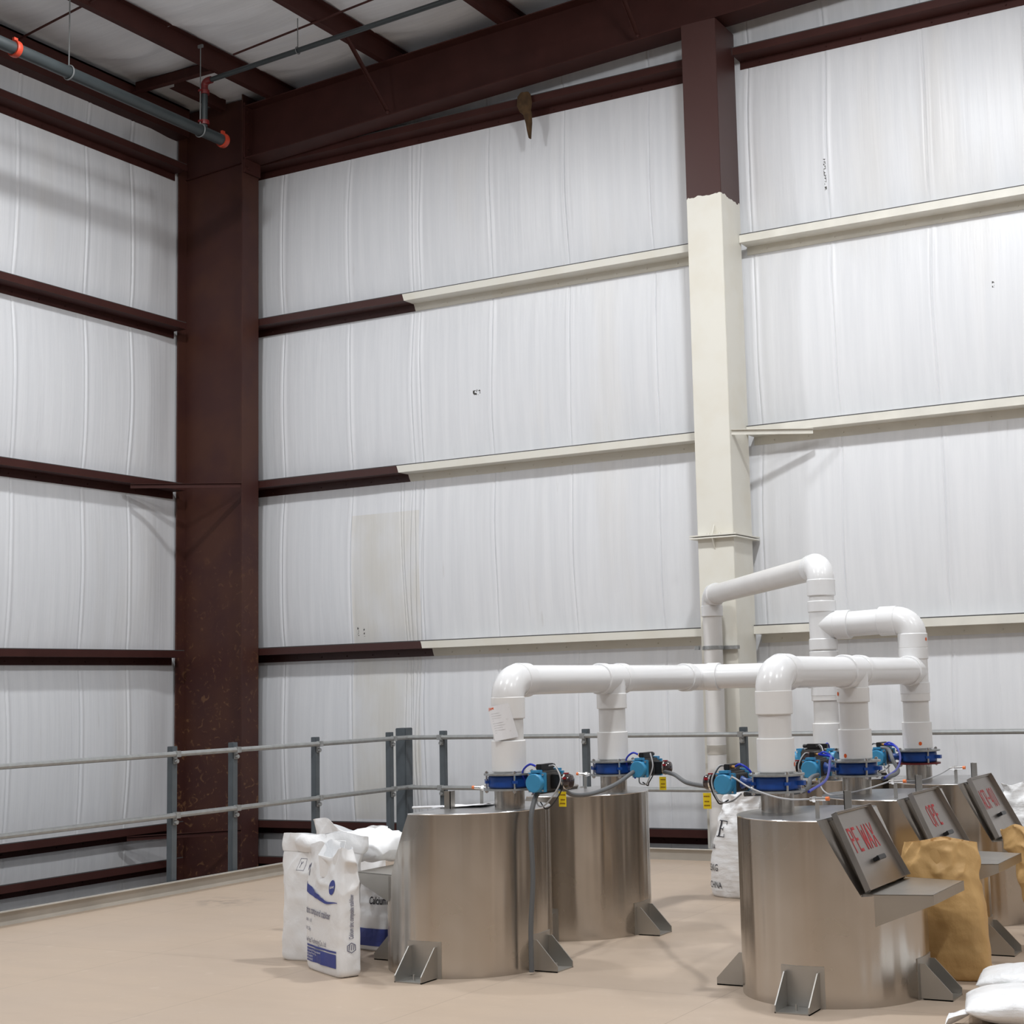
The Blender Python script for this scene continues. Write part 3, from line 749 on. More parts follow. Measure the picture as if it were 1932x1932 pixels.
make_tank((XR, YS[0], 0), 1, 0, 'stainless hopper tank lettered PE WAX, nearest on the right', 'PE WAX')
make_tank((XR, YS[1], 0), 1, 0, 'stainless hopper tank lettered OPE, behind the brown sack', 'OPE')
make_tank((XR, YS[2], 0), 1, 0, 'stainless hopper tank lettered ACR-401, farthest of the right row', 'ACR-401', feet=(0, 1, 3))
make_tank((XL, YS[0], 0), -1, 0, 'stainless hopper tank with white sacks against its left side', lid=False)
make_tank((XL, YS[1], 0), -1, 0, 'stainless hopper tank behind the left front tank')
make_tank((-3.515, 9.995, 0), 1, pi/2, 'stainless hopper tank mostly hidden behind the PE WAX and OPE tanks', lid=True, feet=(0, 1, 2))

# ------------------------------------------------------------------ butterfly valves with pneumatic actuators
def make_valve(loc_, sx, rz, label, q=.55, far=False):
    """local: pipe axis at origin, stem along -X (mirrored by sx), actuator cap faces -Y"""
    t = thing('butterfly_valve', label, 'valve', loc_, rz, 'blue butterfly valves on the tanks')
    F = lambda m: m.xf(lambda v: Vector((v.x*sx, v.y, v.z)))
    n = 40
    for z in (0, .082):
        m = MB(); m.lathe([(.08, 0), (.141, 0), (.141, .010), (.08, .010)], (0, 0, z), (0, 0, 1), 48)
        F(m).build('flange_ring', M_GALV if not (far and z == 0) else M_DRED, t)
    m = MB(); m.lathe([(.07, .014), (.112, .014), (.118, .022), (.118, .070), (.112, .078), (.07, .078)], (0, 0, 0), (0, 0, 1), 48)
    for a in (0, pi/4, 3*pi/4, 5*pi/4, 7*pi/4):
        if a == 0: m.bar((.10, 0, .046), (.150, 0, .046), .035, .022)
        else: m.bar((.105*cos(a), .105*sin(a), .046), (.135*cos(a), .135*sin(a), .046), .03, .016)
    F(m).build('valve_body', M_BLUE, t, bevel=0)
    for k in range(4):
        a = 2*pi*(k+.5)/4; x, y = .129*cos(a), .129*sin(a)
        m = MB(); m.cyl((x, y, -.014), (x, y, .106), .0055, n=10); m.cyl((x, y, .092), (x, y, .102), .0105, n=6); m.cyl((x, y, -.010), (x, y, 0), .0105, n=6)
        F(m).build('bolt', M_CHROME, t)
    m = MB(); m.tube([(-.11, 0, .046), (-.14, 0, .046), (-.165, 0, .046), (-.19, 0, .046)], [.030, .021, .021, .034], 20); F(m).build('valve_neck', M_BLUE, t)
    cx = -.238
    m = MB(); m.box(cx-.045, cx+.045, -.085, .085, .0, .092); m.box(cx-.03, cx+.03, -.085, .085, .092, .104)
    for k in range(7): m.box(cx-.049, cx+.049, -.075+k*.024, -.067+k*.024, .006, .086)
    ab = F(m).build('actuator_body', M_DGREY, t, bevel=.002)
    for s_ in (-1, 1):
        m = MB(); m.box(cx-.052, cx+.052, *sorted((s_*.085, s_*.108)), -.006, .098); m.box(cx-.026, cx+.026, *sorted((s_*.085, s_*.125)), .098, .112)
        m.lathe([(.0505, 0), (.0505, .03), (.047, .036), (.001, .036)], (cx, s_*.106, .044), (0, s_, 0), 40)
        ca = F(m).build('end_cap', M_CYAN, t, bevel=.0015)
        m = MB()
        for xx in (-.043, .043):
            for zz in (.004, .088): m.cyl((cx+xx, s_*.107, zz), (cx+xx, s_*.116, zz), .006, n=8)
        F(m).build('cap_screws', M_CHROME, ca)
    m = MB(); m.box(cx-.115, cx-.045, -.035, .035, .01, .085); F(m).build('switch_mount', M_BLACK, t, bevel=.004)
    m = MB(); m.lathe([(.034, 0), (.042, .006), (.042, .03), (.036, .044), (.02, .050), (.001, .051)], (cx-.112, 0, .047), (-1, 0, 0), 24); F(m).build('indicator_dome', M_CLEAR, t)
    m = MB(); m.box(cx-.145, cx-.125, -.044, -.039, .060, .072); m.cyl((cx-.125, -.001, .085), (cx-.125, -.001, .093), .016, n=14); F(m).build('indicator_window', M_REDP, t)
    m = MB(); m.box(cx-.014, cx+.014, -.06, .07, .104, .112); m.box(cx-.016, cx+.016, -.085, .055, .112, .142); m.cyl((cx, .055, .127), (cx, .085, .127), .012, n=12)
    F(m).build('solenoid', M_BLACK, t, bevel=.003)
    m = MB(); m.cyl((cx+.016, -.05, .127), (cx+.035, -.05, .127), .008, n=8); F(m).build('fitting', M_BRASS, t)
    m = MB(); m.tube(bez([(cx+.03, -.05, .127), (cx+.07, -.06, .14), (cx+.12, -.05, .10), (cx+.125, -.01, .03), (cx+.10, .03, -.02)], 7), .0058, 8); F(m).build('air_tube', M_TUBE, t)
    m = MB(); m.tube(bez([(cx-.03, -.02, .13), (cx-.08*q-.01, -.06, .13), (cx-.13*q-.01, -.09, .06), (cx-.10*q, -.10, -.02), (cx-.03, -.09, -.07*q-.01), (cx+.02, -.07, -.06*q-.01), (cx+.05, -.02, -.01)], 7), .0042, 8); F(m).build('signal_cable', M_CABLE, t)
    m = MB(); m.tube(bez([(cx-.03, -.015, .135), (cx-.09*q-.01, -.055, .12), (cx-.14*q-.01, -.085, .03), (cx-.10*q, -.095, -.05*q-.01), (cx-.04, -.08, -.085*q-.01), (cx+.0, -.07, -.05*q-.01)], 7), .0036, 8); F(m).build('power_cable', M_BLACK, t)
    m = MB(); m.lathe([(.0425, .004), (.0445, .006), (.0445, .013), (.0425, .015)], (cx-.112, 0, .047), (-1, 0, 0), 24); F(m).build('dome_ring', M_CHROME, t)
    m = MB(); m.box(cx-.150, cx-.105, -.052, -.050, -.085, -.005); tg = F(m).build('warning_tag', M_YEL, t, smooth=False)
    m = MB()
    for z, a_, b_ in ((-.022, -.145, -.112), (-.048, -.142, -.118), (-.068, -.144, -.112)):
        x = a_
        while x < b_:
            m.box(cx+x, cx+x+.003, -.0535, -.052, z-.003, z+.003); x += .0055
    F(m).build('tag_print', M_DRED, tg, smooth=False)
    return t
ZV = .952
XPR, XPL = XR-.27, XL+.27
YP = list(YS)
make_valve((XPR, YP[0], ZV), 1, 0, 'blue butterfly valve with cyan actuator on the PE WAX tank')
make_valve((XPR, YP[1], ZV), 1, 0, 'blue butterfly valve with cyan actuator on the OPE tank')
make_valve((XPR, YP[2], ZV), 1, 0, 'blue butterfly valve over a dark red flange on the ACR-401 tank', far=True)
make_valve((XPL, YP[0], ZV), -1, 0, 'blue butterfly valve with cyan actuator on the left front tank', q=1)
make_valve((XPL, YP[1], ZV), -1, 0, 'blue butterfly valve with cyan actuator on the tank behind the left front one')
MIDX, MIDY = -3.515, 9.725
make_valve((MIDX, MIDY, ZV), 1, pi/2, 'blue butterfly valve under the tall riser, behind the OPE pipe')

# ------------------------------------------------------------------ white PVC pipework
RP, RC = .084, .0945
def pipe(m, a, b, r=RP): return m.cyl(a, b, r, n=48)
def socket(a, b, r=RC):
    a, b = Vector(a), Vector(b); ln = (b-a).length; m = MB()
    m.lathe([(RP-.004, 0), (r-.003, 0), (r, .004), (r, ln-.004), (r-.003, ln), (RP-.004, ln)], a, b-a, 48); return m
def elbow_arc(c0, c1, corner, r=.0905, n=14):
    c0, c1, k = Vector(c0), Vector(c1), Vector(corner); pts = []
    for i in range(n+1):
        a = pi/2*i/n; pts.append(k+(c0-k)*(1-sin(a))+(c1-k)*(1-cos(a)))
    m = MB(); m.tube(pts, r, 48); return m
ZM = 1.552
def drop(t, o, x, y, top='elbow', z2=1.34, z3=1.46):
    """lower coupling, pipe, socket from the valve up to the manifold"""
    L_ = lambda p: Vector(p)-Vector(o)
    m = socket(L_((x, y, ZV+.100)), L_((x, y, 1.222)), .0955); m.build('coupling', M_PVCS, t)
    m = MB(); pipe(m, L_((x, y, 1.03)), L_((x, y, z2+.02))); m.build('pipe', M_PVCD, t)
    socket(L_((x, y, z2)), L_((x, y, z3))).build('socket', M_PVCS, t)
def dot(t, o, cx, cy, r, z, off, s_=.0105):
    """round sticker wrapped on a pipe; off = angle from the direction to the deck's near side"""
    base = atan2(-cy, -cx)+off; vs = [(0, 0)]+[(cos(2*pi*k/16), sin(2*pi*k/16)) for k in range(16)]
    pts = [Vector((cx+(r+.0012)*cos(base+a*s_/r), cy+(r+.0012)*sin(base+a*s_/r), z+b*s_*1.15))-Vector(o) for a, b in vs]
    m = MB(); m.add(pts, [(0, k+1, (k+1) % 16+1) for k in range(16)]); m.build('orange_sticker', M_DOT, t)
# right manifold: elbow over PE WAX, tee over OPE, tee into the ACR riser
o = (XPR, YP[0], 1.05)
rm = thing('pvc_manifold', 'white PVC pipe manifold over the PE WAX and OPE tanks', 'pipe', o)
L_ = lambda p: Vector(p)-Vector(o)
drop(rm, o, XPR, YP[0]); drop(rm, o, XPR, YP[1], z2=1.375)
elbow_arc(L_((XPR, YP[0], 1.455)), L_((XPR, YP[0]+.11, ZM)), L_((XPR, YP[0], ZM)), .0915).build('elbow', M_PVC, rm)
socket(L_((XPR, YP[0]+.105, ZM)), L_((XPR, YP[0]+.205, ZM)), .0965).build('socket', M_PVC, rm)
m = MB(); pipe(m, L_((XPR, YP[0]+.15, ZM)), L_((XPR, YP[1]-.1, ZM))); m.build('pipe', M_PVC, rm)
m = MB(); pipe(m, L_((XPR, YP[1]+.1, ZM)), L_((XPR, YP[2]-.15, ZM))); m.build('pipe', M_PVC, rm)
def tee(t, o, c, run, brn, lr=.155, lb=.13):
    c = Vector(c)-Vector(o); run = Vector(run).normalized(); brn = Vector(brn).normalized()
    m = MB(); m.cyl(c-run*(lr-.06), c+run*(lr-.06), .0905, n=48); m.cyl(c, c+brn*(lb-.02), .0905, n=48); m.build('tee_body', M_PVC, t)
    for s_ in (-1, 1): socket(c+run*s_*(lr-.075), c+run*s_*lr, .0965).build('socket', M_PVC, t)
tee(rm, o, (XPR, YP[1], ZM), (0, 1, 0), (0, 0, -1), .165)
dot(rm, o, XPR, YP[0], .0955, 1.09, RAD(74)); dot(rm, o, XPR, YP[1], .0955, 1.072, RAD(-38)); dot(rm, o, XPR, YP[1], RC, 1.425, RAD(-65))
# left manifold
o2 = (XPL, YP[0], 1.05)
lm = thing('pvc_manifold', 'white PVC pipe manifold over the two left tanks', 'pipe', o2)
L2 = lambda p: Vector(p)-Vector(o2)
drop(lm, o2, XPL, YP[0]); drop(lm, o2, XPL, YP[1], z2=1.365)
elbow_arc(L2((XPL, YP[0], 1.455)), L2((XPL, YP[0]+.11, ZM)), L2((XPL, YP[0], ZM)), .0915).build('elbow', M_PVC, lm)
socket(L2((XPL, YP[0]+.105, ZM)), L2((XPL, YP[0]+.205, ZM)), .0965).build('socket', M_PVC, lm)
YE = MIDY
m = MB(); pipe(m, L2((XPL, YP[0]+.15, ZM)), L2((XPL, YP[1]-.1, ZM))); m.build('pipe', M_PVC, lm)
m = MB(); pipe(m, L2((XPL, YP[1]+.1, ZM)), L2((XPL, YE-.12, ZM))); m.build('pipe', M_PVC, lm)
tee(lm, o2, (XPL, YP[1], ZM), (0, 1, 0), (0, 0, -1), .165)
socket(L2((XPL, YE-.20, ZM)), L2((XPL, YE-.10, ZM)), .0965).build('socket', M_PVC, lm)
elbow_arc(L2((XPL, YE-.105, ZM)), L2((XPL+.105, YE, ZM)), L2((XPL, YE, ZM)), .0915).build('elbow', M_PVC, lm)
socket(L2((XPL+.10, YE, ZM)), L2((XPL+.19, YE, ZM)), .0965).build('socket', M_PVC, lm)
m = MB(); pipe(m, L2((XPL+.15, YE, ZM)), L2((MIDX-.12, YE, ZM))); m.build('pipe', M_PVC, lm)
# riser with its cross branch, elbow and long run to the column
o3 = (MIDX, MIDY, 1.05)
ri = thing('pvc_riser', 'tall white PVC riser with branches, running back to the cream column', 'pipe', o3)
L3 = lambda p: Vector(p)-Vector(o3)
drop(ri, o3, MIDX, MIDY, z2=1.37, z3=1.46)
tee(ri, o3, (MIDX, MIDY, ZM), (0, 0, 1), (-1, 0, 0), .15)
socket(L3((MIDX-.12, YE, ZM)), L3((MIDX-.06, YE, ZM)), .0965).build('socket', M_PVC, ri)
m = MB(); pipe(m, L3((MIDX, MIDY, 1.66)), L3((MIDX, MIDY, 1.80))); m.build('pipe', M_PVCS, ri)
ZB = 1.875
tee(ri, o3, (MIDX, MIDY, ZB), (0, 0, 1), (XPR-MIDX, YP[2]-MIDY, 0), .165, .17)
m = MB(); pipe(m, L3((MIDX, MIDY, 2.0)), L3((MIDX, MIDY, 2.16))); m.build('pipe', M_PVCS, ri)
socket(L3((MIDX, MIDY, 2.075)), L3((MIDX, MIDY, 2.185)), .0965).build('socket', M_PVC, ri)
PC = Vector((-5.46, 12.27, 2.285)); TC = Vector((MIDX, MIDY, 2.275)); dr = (PC-TC).normalized()
elbow_arc(L3((MIDX, MIDY, 2.18)), L3(TC+dr*.10), L3(TC), .0915).build('elbow', M_PVC, ri)
socket(L3(TC+dr*.095), L3(TC+dr*.19), .0965).build('socket', M_PVC, ri)
m = MB(); pipe(m, L3(TC+dr*.15), L3(PC-dr*.15)); m.build('pipe', M_PVCD, ri)
socket(L3(PC-dr*.19), L3(PC-dr*.09), .0965).build('socket', M_PVC, ri)
elbow_arc(L3(PC-dr*.10), L3(PC-Vector((0, 0, .10))), L3(PC), .0915).build('elbow', M_PVC, ri)
socket(L3(PC-Vector((0, 0, .095))), L3(PC-Vector((0, 0, .19))), .0965).build('socket', M_PVC, ri)
m = MB(); pipe(m, L3(PC-Vector((0, 0, .15))), L3((-5.46, 12.27, -3.0))); m.build('pipe', M_PVCD, ri)
m = MB(); m.lathe([(RP, -.04), (RP+.003, -.04), (RP+.003, .04), (RP, .04)], L3((-5.46, 12.27, .93)), (0, 0, 1), 40); m.build('repair_band', M_CURB, ri)
m = MB(); m.lathe([(RP, -.016), (RP+.006, -.016), (RP+.006, .016), (RP, .016)], L3((-5.46, 12.27, 1.82)), (0, 0, 1), 32)
a = L3((-5.60, 12.36, 1.82)); m.box(a.x, a.x+.34, a.y-.02, a.y+.035, a.z-.016, a.z+.016); m.box(a.x-.01, a.x+.03, a.y-.16, a.y-.13, a.z-.016, a.z+.016); m.build('pipe_clamp', M_GALV, ri)
# cross branch to the ACR tank
bd = (Vector((XPR, YP[2], ZB))-Vector((MIDX, MIDY, ZB))); bl = bd.length; bd.normalize()
B0 = Vector((MIDX, MIDY, ZB)); AC = Vector((XPR, YP[2], ZB+.01))
socket(L3(B0+bd*.10), L3(B0+bd*.20), .0965).build('socket', M_PVC, ri)
m = MB(); pipe(m, L3(B0+bd*.15), L3(AC-bd*.15)); m.build('pipe', M_PVC, ri)
socket(L3(AC-bd*.215), L3(AC-bd*.10), .0965).build('socket', M_PVC, ri)
elbow_arc(L3(AC-bd*.105), L3(AC-Vector((0, 0, .10))), L3(AC), .0915).build('elbow', M_PVC, ri)
socket(L3(AC-Vector((0, 0, .09))), L3(AC-Vector((0, 0, .185))), .0965).build('socket', M_PVC, ri)
m = MB(); pipe(m, L3(AC-Vector((0, 0, .17))), L3((XPR, YP[2], 1.66))); m.build('pipe', M_PVCS, ri)
tee(ri, o3, (XPR, YP[2], ZM), (0, 0, 1), (0, -1, 0), .15)
socket(L3((XPR, YP[2]-.15, ZM)), L3((XPR, YP[2]-.085, ZM)), .0965).build('socket', M_PVC, ri)
drop(ri, o3, XPR, YP[2], z2=1.355, z3=1.44)
dot(ri, o3, XPR, YP[2], .0955, 1.085, RAD(10)); dot(ri, o3, XPR, YP[2], .0965, 1.755, RAD(62))

# ------------------------------------------------------------------ conduits and cables
def cable(pts, r, mat, label, name='cable', cat='cable'):
    p0 = Vector(pts[0]); m = MB(); m.tube([p-p0 for p in bez(pts, 10)], r, 10); o = m.build(name, mat, loc=p0); tag(o, label, cat); return o
ax = XPL+.238
cable([(ax-.01, YP[0]-.06, .955), (ax-.015, YP[0]-.11, .90), (ax-.012, YP[0]-.155, .78), (ax+.0, YP[0]-.165, .5), (ax-.012, YP[0]-.175, .25), (ax-.014, YP[0]-.175, .014)], .0135, M_COND,
      'grey flexible conduit hanging down the front of the left front tank', 'conduit', 'conduit')
cable([(ax+.10, YP[0]-.01, .965), (ax+.08, YP[0]+.15, .915), (ax+.04, YP[0]+.45, .90), (ax-.0, YP[0]+.8, .925), (ax-.03, YP[1]-.12, .985)], .0125, M_COND,
      'grey flexible conduit sagging between the two left valves', 'conduit', 'conduit')
cable([(ax+.11, YP[1]+.0, .975), (-3.92, 8.18, .975), (-3.66, 7.80, .955), (XPR-.50, YP[0]+.26, .958), (XPR-.385, YP[0]+.03, .982)], .0125, M_COND,
      'grey flexible conduit from the left valves across to the PE WAX valve', 'conduit', 'conduit')
cable([(XPR-.20, YP[0]+.05, .935), (XPR+.0, YP[0]+.35, .93), (XPR-.1, YP[0]+.75, .97), (XPR-.2, YP[1]-.09, .965)], .0125, M_COND,
      'grey flexible conduit between the PE WAX and OPE valves', 'conduit', 'conduit')
cable([(XPR+.14, YP[1]+.05, .935), (XPR+.12, YP[1]+.4, .95), (XPR-.05, YP[1]+.85, 1.0), (XPR-.16, YP[2]-.12, 1.05), (XPR-.22, YP[2]-.09, 1.06)], .0125, M_COND,
      'grey flexible conduit rising from the OPE valve to the ACR-401 valve', 'conduit', 'conduit')
cable([(XPR+.15, YP[0]+.05, .95), (XPR+.10, YP[0]+.45, .985), (XPR-.02, YP[0]+.85, 1.06), (XPR-.12, YP[1]-.10, 1.07), (XPR-.21, YP[1]-.05, 1.08)], .007, M_TUBE,
      'blue air hose looping up beside the OPE valve', 'air_hose', 'hose')
cable([(XPR+.15, YP[1]+.05, .94), (XPR+.10, YP[1]+.45, .965), (XPR+.0, YP[1]+.85, 1.02), (XPR-.12, YP[2]-.10, 1.07), (XPR-.21, YP[2]-.05, 1.08)], .007, M_TUBE,
      'blue air hose running from the OPE valve to the ACR-401 valve', 'air_hose', 'hose')
def sens(i, label):
    x, y = XR, YS[i]
    cable([(x+.02, y-.31, .942), (x-.08, y-.31, .94), (x-.18, y-.30, .955), (x-.32, y-.24, .99), (x-.42, y-.20, 1.035), (XPR-.20, YP[i]-.13, 1.02), (XPR-.25, YP[i]-.12, .955)], .0042, M_CABLE, label, 'sensor_cable', 'cable')
sens(0, 'pale sensor cable drooping in front of the PE WAX valve')
cable([(XR+.02, YS[1]-.31, .942), (XR-.12, YS[1]-.31, .90), (XR-.3, YS[1]-.28, .865), (XR-.40, YS[1]-.2, .88), (XPR-.2, YP[1]-.10, .94)], .0042, M_CABLE, 'pale sensor cable lying on top of the OPE tank', 'sensor_cable', 'cable')
cable([(XR+.02, YS[2]-.31, .942), (XR-.06, YS[2]-.31, .90), (XR-.2, YS[2]-.28, .862), (XR-.38, YS[2]-.22, .87), (XPR-.2, YP[2]-.10, .94)], .0042, M_CABLE, 'pale sensor cable lying on top of the ACR-401 tank', 'sensor_cable', 'cable')

# papers and small things on the left front tank
vs = []; fs = []
for i in range(9):
    for j in range(13):
        u, v = i/8, j/12; vs.append((u*.21+.03*v, v*.29-.10*u, .0012+.010*abs(noise.noise(Vector((u*2, v*3, 3))))+.012*v*u))
for i in range(8):
    for j in range(12):
        a = i*13+j; fs.append((a, a+1, a+14, a+13))
m = MB(); m.add(vs, fs); o = m.build('paper_sheet', M_PAPER, loc=(-4.94, 7.20, HT+.003)); o.rotation_euler = (0, 0, RAD(-55)); o.location = (-4.93, 7.30, HT+.004)
tag(o, 'white paper sheet lying on top of the left front tank', 'paper')
m = MB(); m.cyl((0, 0, .008), (.14, .10, .008), .007, n=8); m.cyl((.02, .045, .008), (0, 0, .008), .006, n=8)
o = m.build('scraper', M_PAPER, loc=(-4.99, 7.03, HT+.004)); tag(o, 'small white handled tool on the rim of the left front tank', 'tool')
# delivery slip taped to the left drop pipe
vs = []; fs = []; NU = 10; NV = 14; base = atan2(-YP[0], -XPL)
for i in range(NU+1):
    for j in range(NV+1):
        u, v = i/NU, j/NV
        s_ = (u-.5)*.125+(-.060+.055*(1-v)); z = 1.232+v*.185-.02*u*0+(u-.5)*.02
        rr = .0975+.002; a = base+s_/rr
        lift = .0 if u > .35 else (.35-u)*.05
        vs.append((XPL+(rr+lift)*cos(a), YP[0]+(rr+lift)*sin(a), z))
for i in range(NU):
    for j in range(NV):
        a = i*(NV+1)+j; fs.append((a, a+1, a+NV+2, a+NV+1))
pv = list(vs)
m = MB(); m.add([Vector(v)-Vector((XPL, YP[0], 1.2)) for v in vs], fs)
sl = m.build('delivery_slip', M_PAPER, loc=(XPL, YP[0], 1.2)); tag(sl, 'white paper slip with red letterhead taped to the left front drop pipe', 'paper')
def slip_pt(u, v, lift=.0012):
    s_ = (u-.5)*.125+(-.060+.055*(1-v)); z = 1.232+v*.185+(u-.5)*.02; rr = .0995; a = base+s_/rr
    l0 = .0 if u > .35 else (.35-u)*.05
    return Vector((XPL+(rr+l0+lift)*cos(a), YP[0]+(rr+l0+lift)*sin(a), z))-Vector((XPL, YP[0], 1.2))
tv, tf = text_mesh('J&M', 1.0, .75, bold=.012)
m = MB(); m.add([slip_pt(.03+x*.19, .90+y*.10) for x, y in tv], tf); m.build('letterhead', M_DOT, sl, smooth=False)
m = MB()
m.add([slip_pt(*q) for q in ((.03, .88), (.97, .88), (.97, .873), (.03, .873))], [(0, 1, 2, 3)])
for k in range(9):
    v = .78-.07*k; m.add([slip_pt(*q) for q in ((.1, v), (.4+.45*random.random(), v), (.4+.4*random.random(), v-.006), (.1, v-.006))], [(0, 1, 2, 3)])
m.build('ruled_lines', M_CABLE, sl, smooth=False)

# ------------------------------------------------------------------ sacks
def superc(a, n): return (abs(cos(a))**(2/n)*(1 if cos(a) >= 0 else -1), abs(sin(a))**(2/n)*(1 if sin(a) >= 0 else -1))
class Sack:
    """standing sack as a surface P(s,v); s runs round from the middle of the front (-Y), v from floor to mouth"""
    def __init__(k, w_, d_, h, seed, wr=.012, fold=.02, pinch=.35, lean=(0, 0), nexp=3.4, flare=0.0, top_wave=.03, bulge=.0, pw=1.0, hband=0.0):
        k.w, k.d, k.h, k.seed, k.wr, k.fold, k.pinch, k.lean, k.n, k.flare, k.tw, k.bulge, k.pw, k.hb = w_, d_, h, seed, wr, fold, pinch, lean, nexp, flare, top_wave, bulge, pw, hband
    def P(k, s, v, lift=0.0):
        a = s*2*pi-pi/2; vb = max(0, min(1, v))
        rb = min(1, sqrt(max(0, 1-(1-min(1, vb/.07))**2))*.12+.88)
        A = k.w/2*rb*(1+k.flare*vb**2+k.bulge*sin(pi*min(1, vb*1.15)))
        tt = max(0, (vb-.50)/.50)**k.pw
        B = k.d/2*rb*(1-(1-k.pinch)*tt+k.bulge*1.5*sin(pi*min(1, vb*1.25)))
        cx, cy = superc(a, k.n-(k.n-2)*tt*.6)
        x, y = A*cx, B*cy
        q = Vector((x*5, y*5, v*k.h*5+k.seed*7))
        nv = noise.noise(q)*k.wr*(.5+1.0*vb)+noise.noise(q*2.7)*k.wr*.5
        r1 = 1-2.2*abs(noise.noise(Vector((x*9+v*2, y*9, k.seed*3+v*4.0)))); r2 = 1-2.2*abs(noise.noise(Vector((x*15-v*3, y*15, k.seed*5+v*6))))
        nf = k.fold*(tt*(.55*r1-.2)+.35*r2*tt)+k.wr*.35*(r1-.4)
        hb = k.hb*(1-abs(noise.noise(Vector((x*3, y*3, v*k.h*26+k.seed)))*2))
        r = sqrt(x*x+y*y)+1e-6; rad = nv+nf+hb+lift
        x += x/r*rad; y += y/r*rad*1.4
        z = v*k.h+k.tw*vb**3*noise.noise(Vector((x*6, y*6, k.seed+9)))
        return Vector((x+k.lean[0]*vb**1.4, y+k.lean[1]*vb**1.4, z))
    def mesh(k, nu=96, nv=64, inner=.12):
        rs = [[k.P(j/nu, i/nv) for j in range(nu)] for i in range(nv+1)]
        cen = sum((p for p in rs[-1]), Vector())/nu
        for dz, sc in ((.0, .985), (.3, .95), (1, .86)):
            rs.append([cen+(p-cen)*sc-Vector((0, 0, inner*dz)) for p in rs[-1-(0 if dz == 0 else (1 if dz == .3 else 2))]][:nu])
        m = MB(); m.rings(rs); return m
    def decal(k, tv, tf, s0, v0, su, sv, rot=False, lift=.0015):
        m = MB(); per = 2*(k.w+k.d)
        def f(x, y):
            if rot: x, y = -y, x
            return k.P(s0+x*su/per, v0+y*sv/k.h, lift)
        m.add([f(x, y) for x, y in tv], tf); return m
def quad(x0, y0, x1, y1, nx=8, ny=3):
    vs = [(x0+(x1-x0)*i/nx, y0+(y1-y0)*j/ny) for i in range(nx+1) for j in range(ny+1)]
    fs = [(i*(ny+1)+j, (i+1)*(ny+1)+j, (i+1)*(ny+1)+j+1, i*(ny+1)+j+1) for i in range(nx) for j in range(ny)]
    return vs, fs

# 1 printed sack in front
s1 = Sack(.47, .14, .655, 3.1, wr=.009, fold=.06, pinch=.45, nexp=7, top_wave=.11, flare=-.03, pw=1.5)
a1 = thing('printed_sack', 'white paper sack with blue print standing in front of the other white sacks', 'sack', (-5.335, 6.76, 0), RAD(-28), 'white sacks by the left front tank')
sk = s1.mesh(128, 96).build('paper_bag', M_SACK, a1, ang=60)
s1d = lambda: None
def S1(x, z, side=False, lift=.0015):
    """x metres along the front from its left edge (or along the right side), z height"""
    per = 1.0
    return None
def frontP(sk_, x, z, lift=.002):
    """front face point: x in [-w/2,w/2], height z"""
    t = max(-.999, min(.999, x/(sk_.w/2))); n = sk_.n
    a = -pi/2+asin(max(-1, min(1, (abs(t)**(n/2))*(1 if t > 0 else -1))))
    return sk_.P((a+pi/2)/(2*pi), z/sk_.h, lift)
def sideP(sk_, y, z, lift=.002):
    t = max(-.999, min(.999, y/(sk_.d/2))); n = sk_.n
    a = asin(max(-1, min(1, (abs(t)**(n/2))*(1 if t > 0 else -1))))
    return sk_.P((a+pi/2)/(2*pi), z/sk_.h, lift)
def dfront(sk_, tv, tf, x0, z0, sx, sz, parent, mat, name, fn=frontP, rot=False):
    m = MB()
    m.add([fn(sk_, x0-(y*sx if rot else -x*sx), z0+(x*sz if rot else y*sz), .0045) for x, y in tv], tf)
    return m.build(name, mat, parent, smooth=False)
W2 = .235
# blue swoosh
vs = []; fs = []
for i in range(25):
    x = i/24; top = .468-.085*min(1, x/.55)+.0*x; yc = .47-.13*x+.062*x*x; th = .046*(1-x)**1.1+.003
    yc = .455-.085*x**.8+.03*x*x; vs += [(-W2+.006+x*.43, yc+th/2), (-W2+.006+x*.43, yc-th/2)]
for i in range(24): fs.append((2*i, 2*i+2, 2*i+3, 2*i+1))
dfront(s1, vs, fs, 0, -.015, 1, 1, a1, M_NAVY, 'swoosh')
cir = [(0, 0)]+[(.035*cos(2*pi*k/24), .040*sin(2*pi*k/24)) for k in range(24)]
dfront(s1, cir, [(0, k+1, (k+1) % 24+1) for k in range(24)], .135, .470, 1, 1, a1, M_NAVY, 'round_badge')
tv, tf = text_mesh('Richway', 1.0, .8, 'CENTER', .01); 
m = MB(); m.add([frontP(s1, .135+x*.018, .464+y*.022, .007) for x, y in tv], tf); m.build('badge_lettering', M_SACK, a1, smooth=False)
tv, tf = text_mesh('M', 1, .55, bold=-.0); dfront(s1, tv, tf, -W2+.015, .492, .085, .095, a1, M_INK, 'logo_outline')
tv, tf = text_mesh('m zinc compound stabilizer', 1, .55, bold=.01); dfront(s1, tv, tf, -W2+.004, .300, .058, .054, a1, M_INK, 'product_name')
tv, tf = text_mesh('RWH - 118', 1, .7); dfront(s1, tv, tf, -W2+.012, .256, .030, .026, a1, M_INK, 'grade_line')
tv, tf = text_mesh('N.W. 25kg', 1, .7); dfront(s1, tv, tf, -W2+.012, .212, .030, .026, a1, M_INK, 'weight_line')
tv, tf = text_mesh('i New Plastic Technology Co., Ltd.', 1, .60); dfront(s1, tv, tf, -W2+.004, .148, .036, .040, a1, M_INK, 'maker_name')
dfront(s1, *quad(-W2+.004, .127, .19, .137, 12, 1), 0, 0, 1, 1, a1, M_NAVY, 'blue_bar')
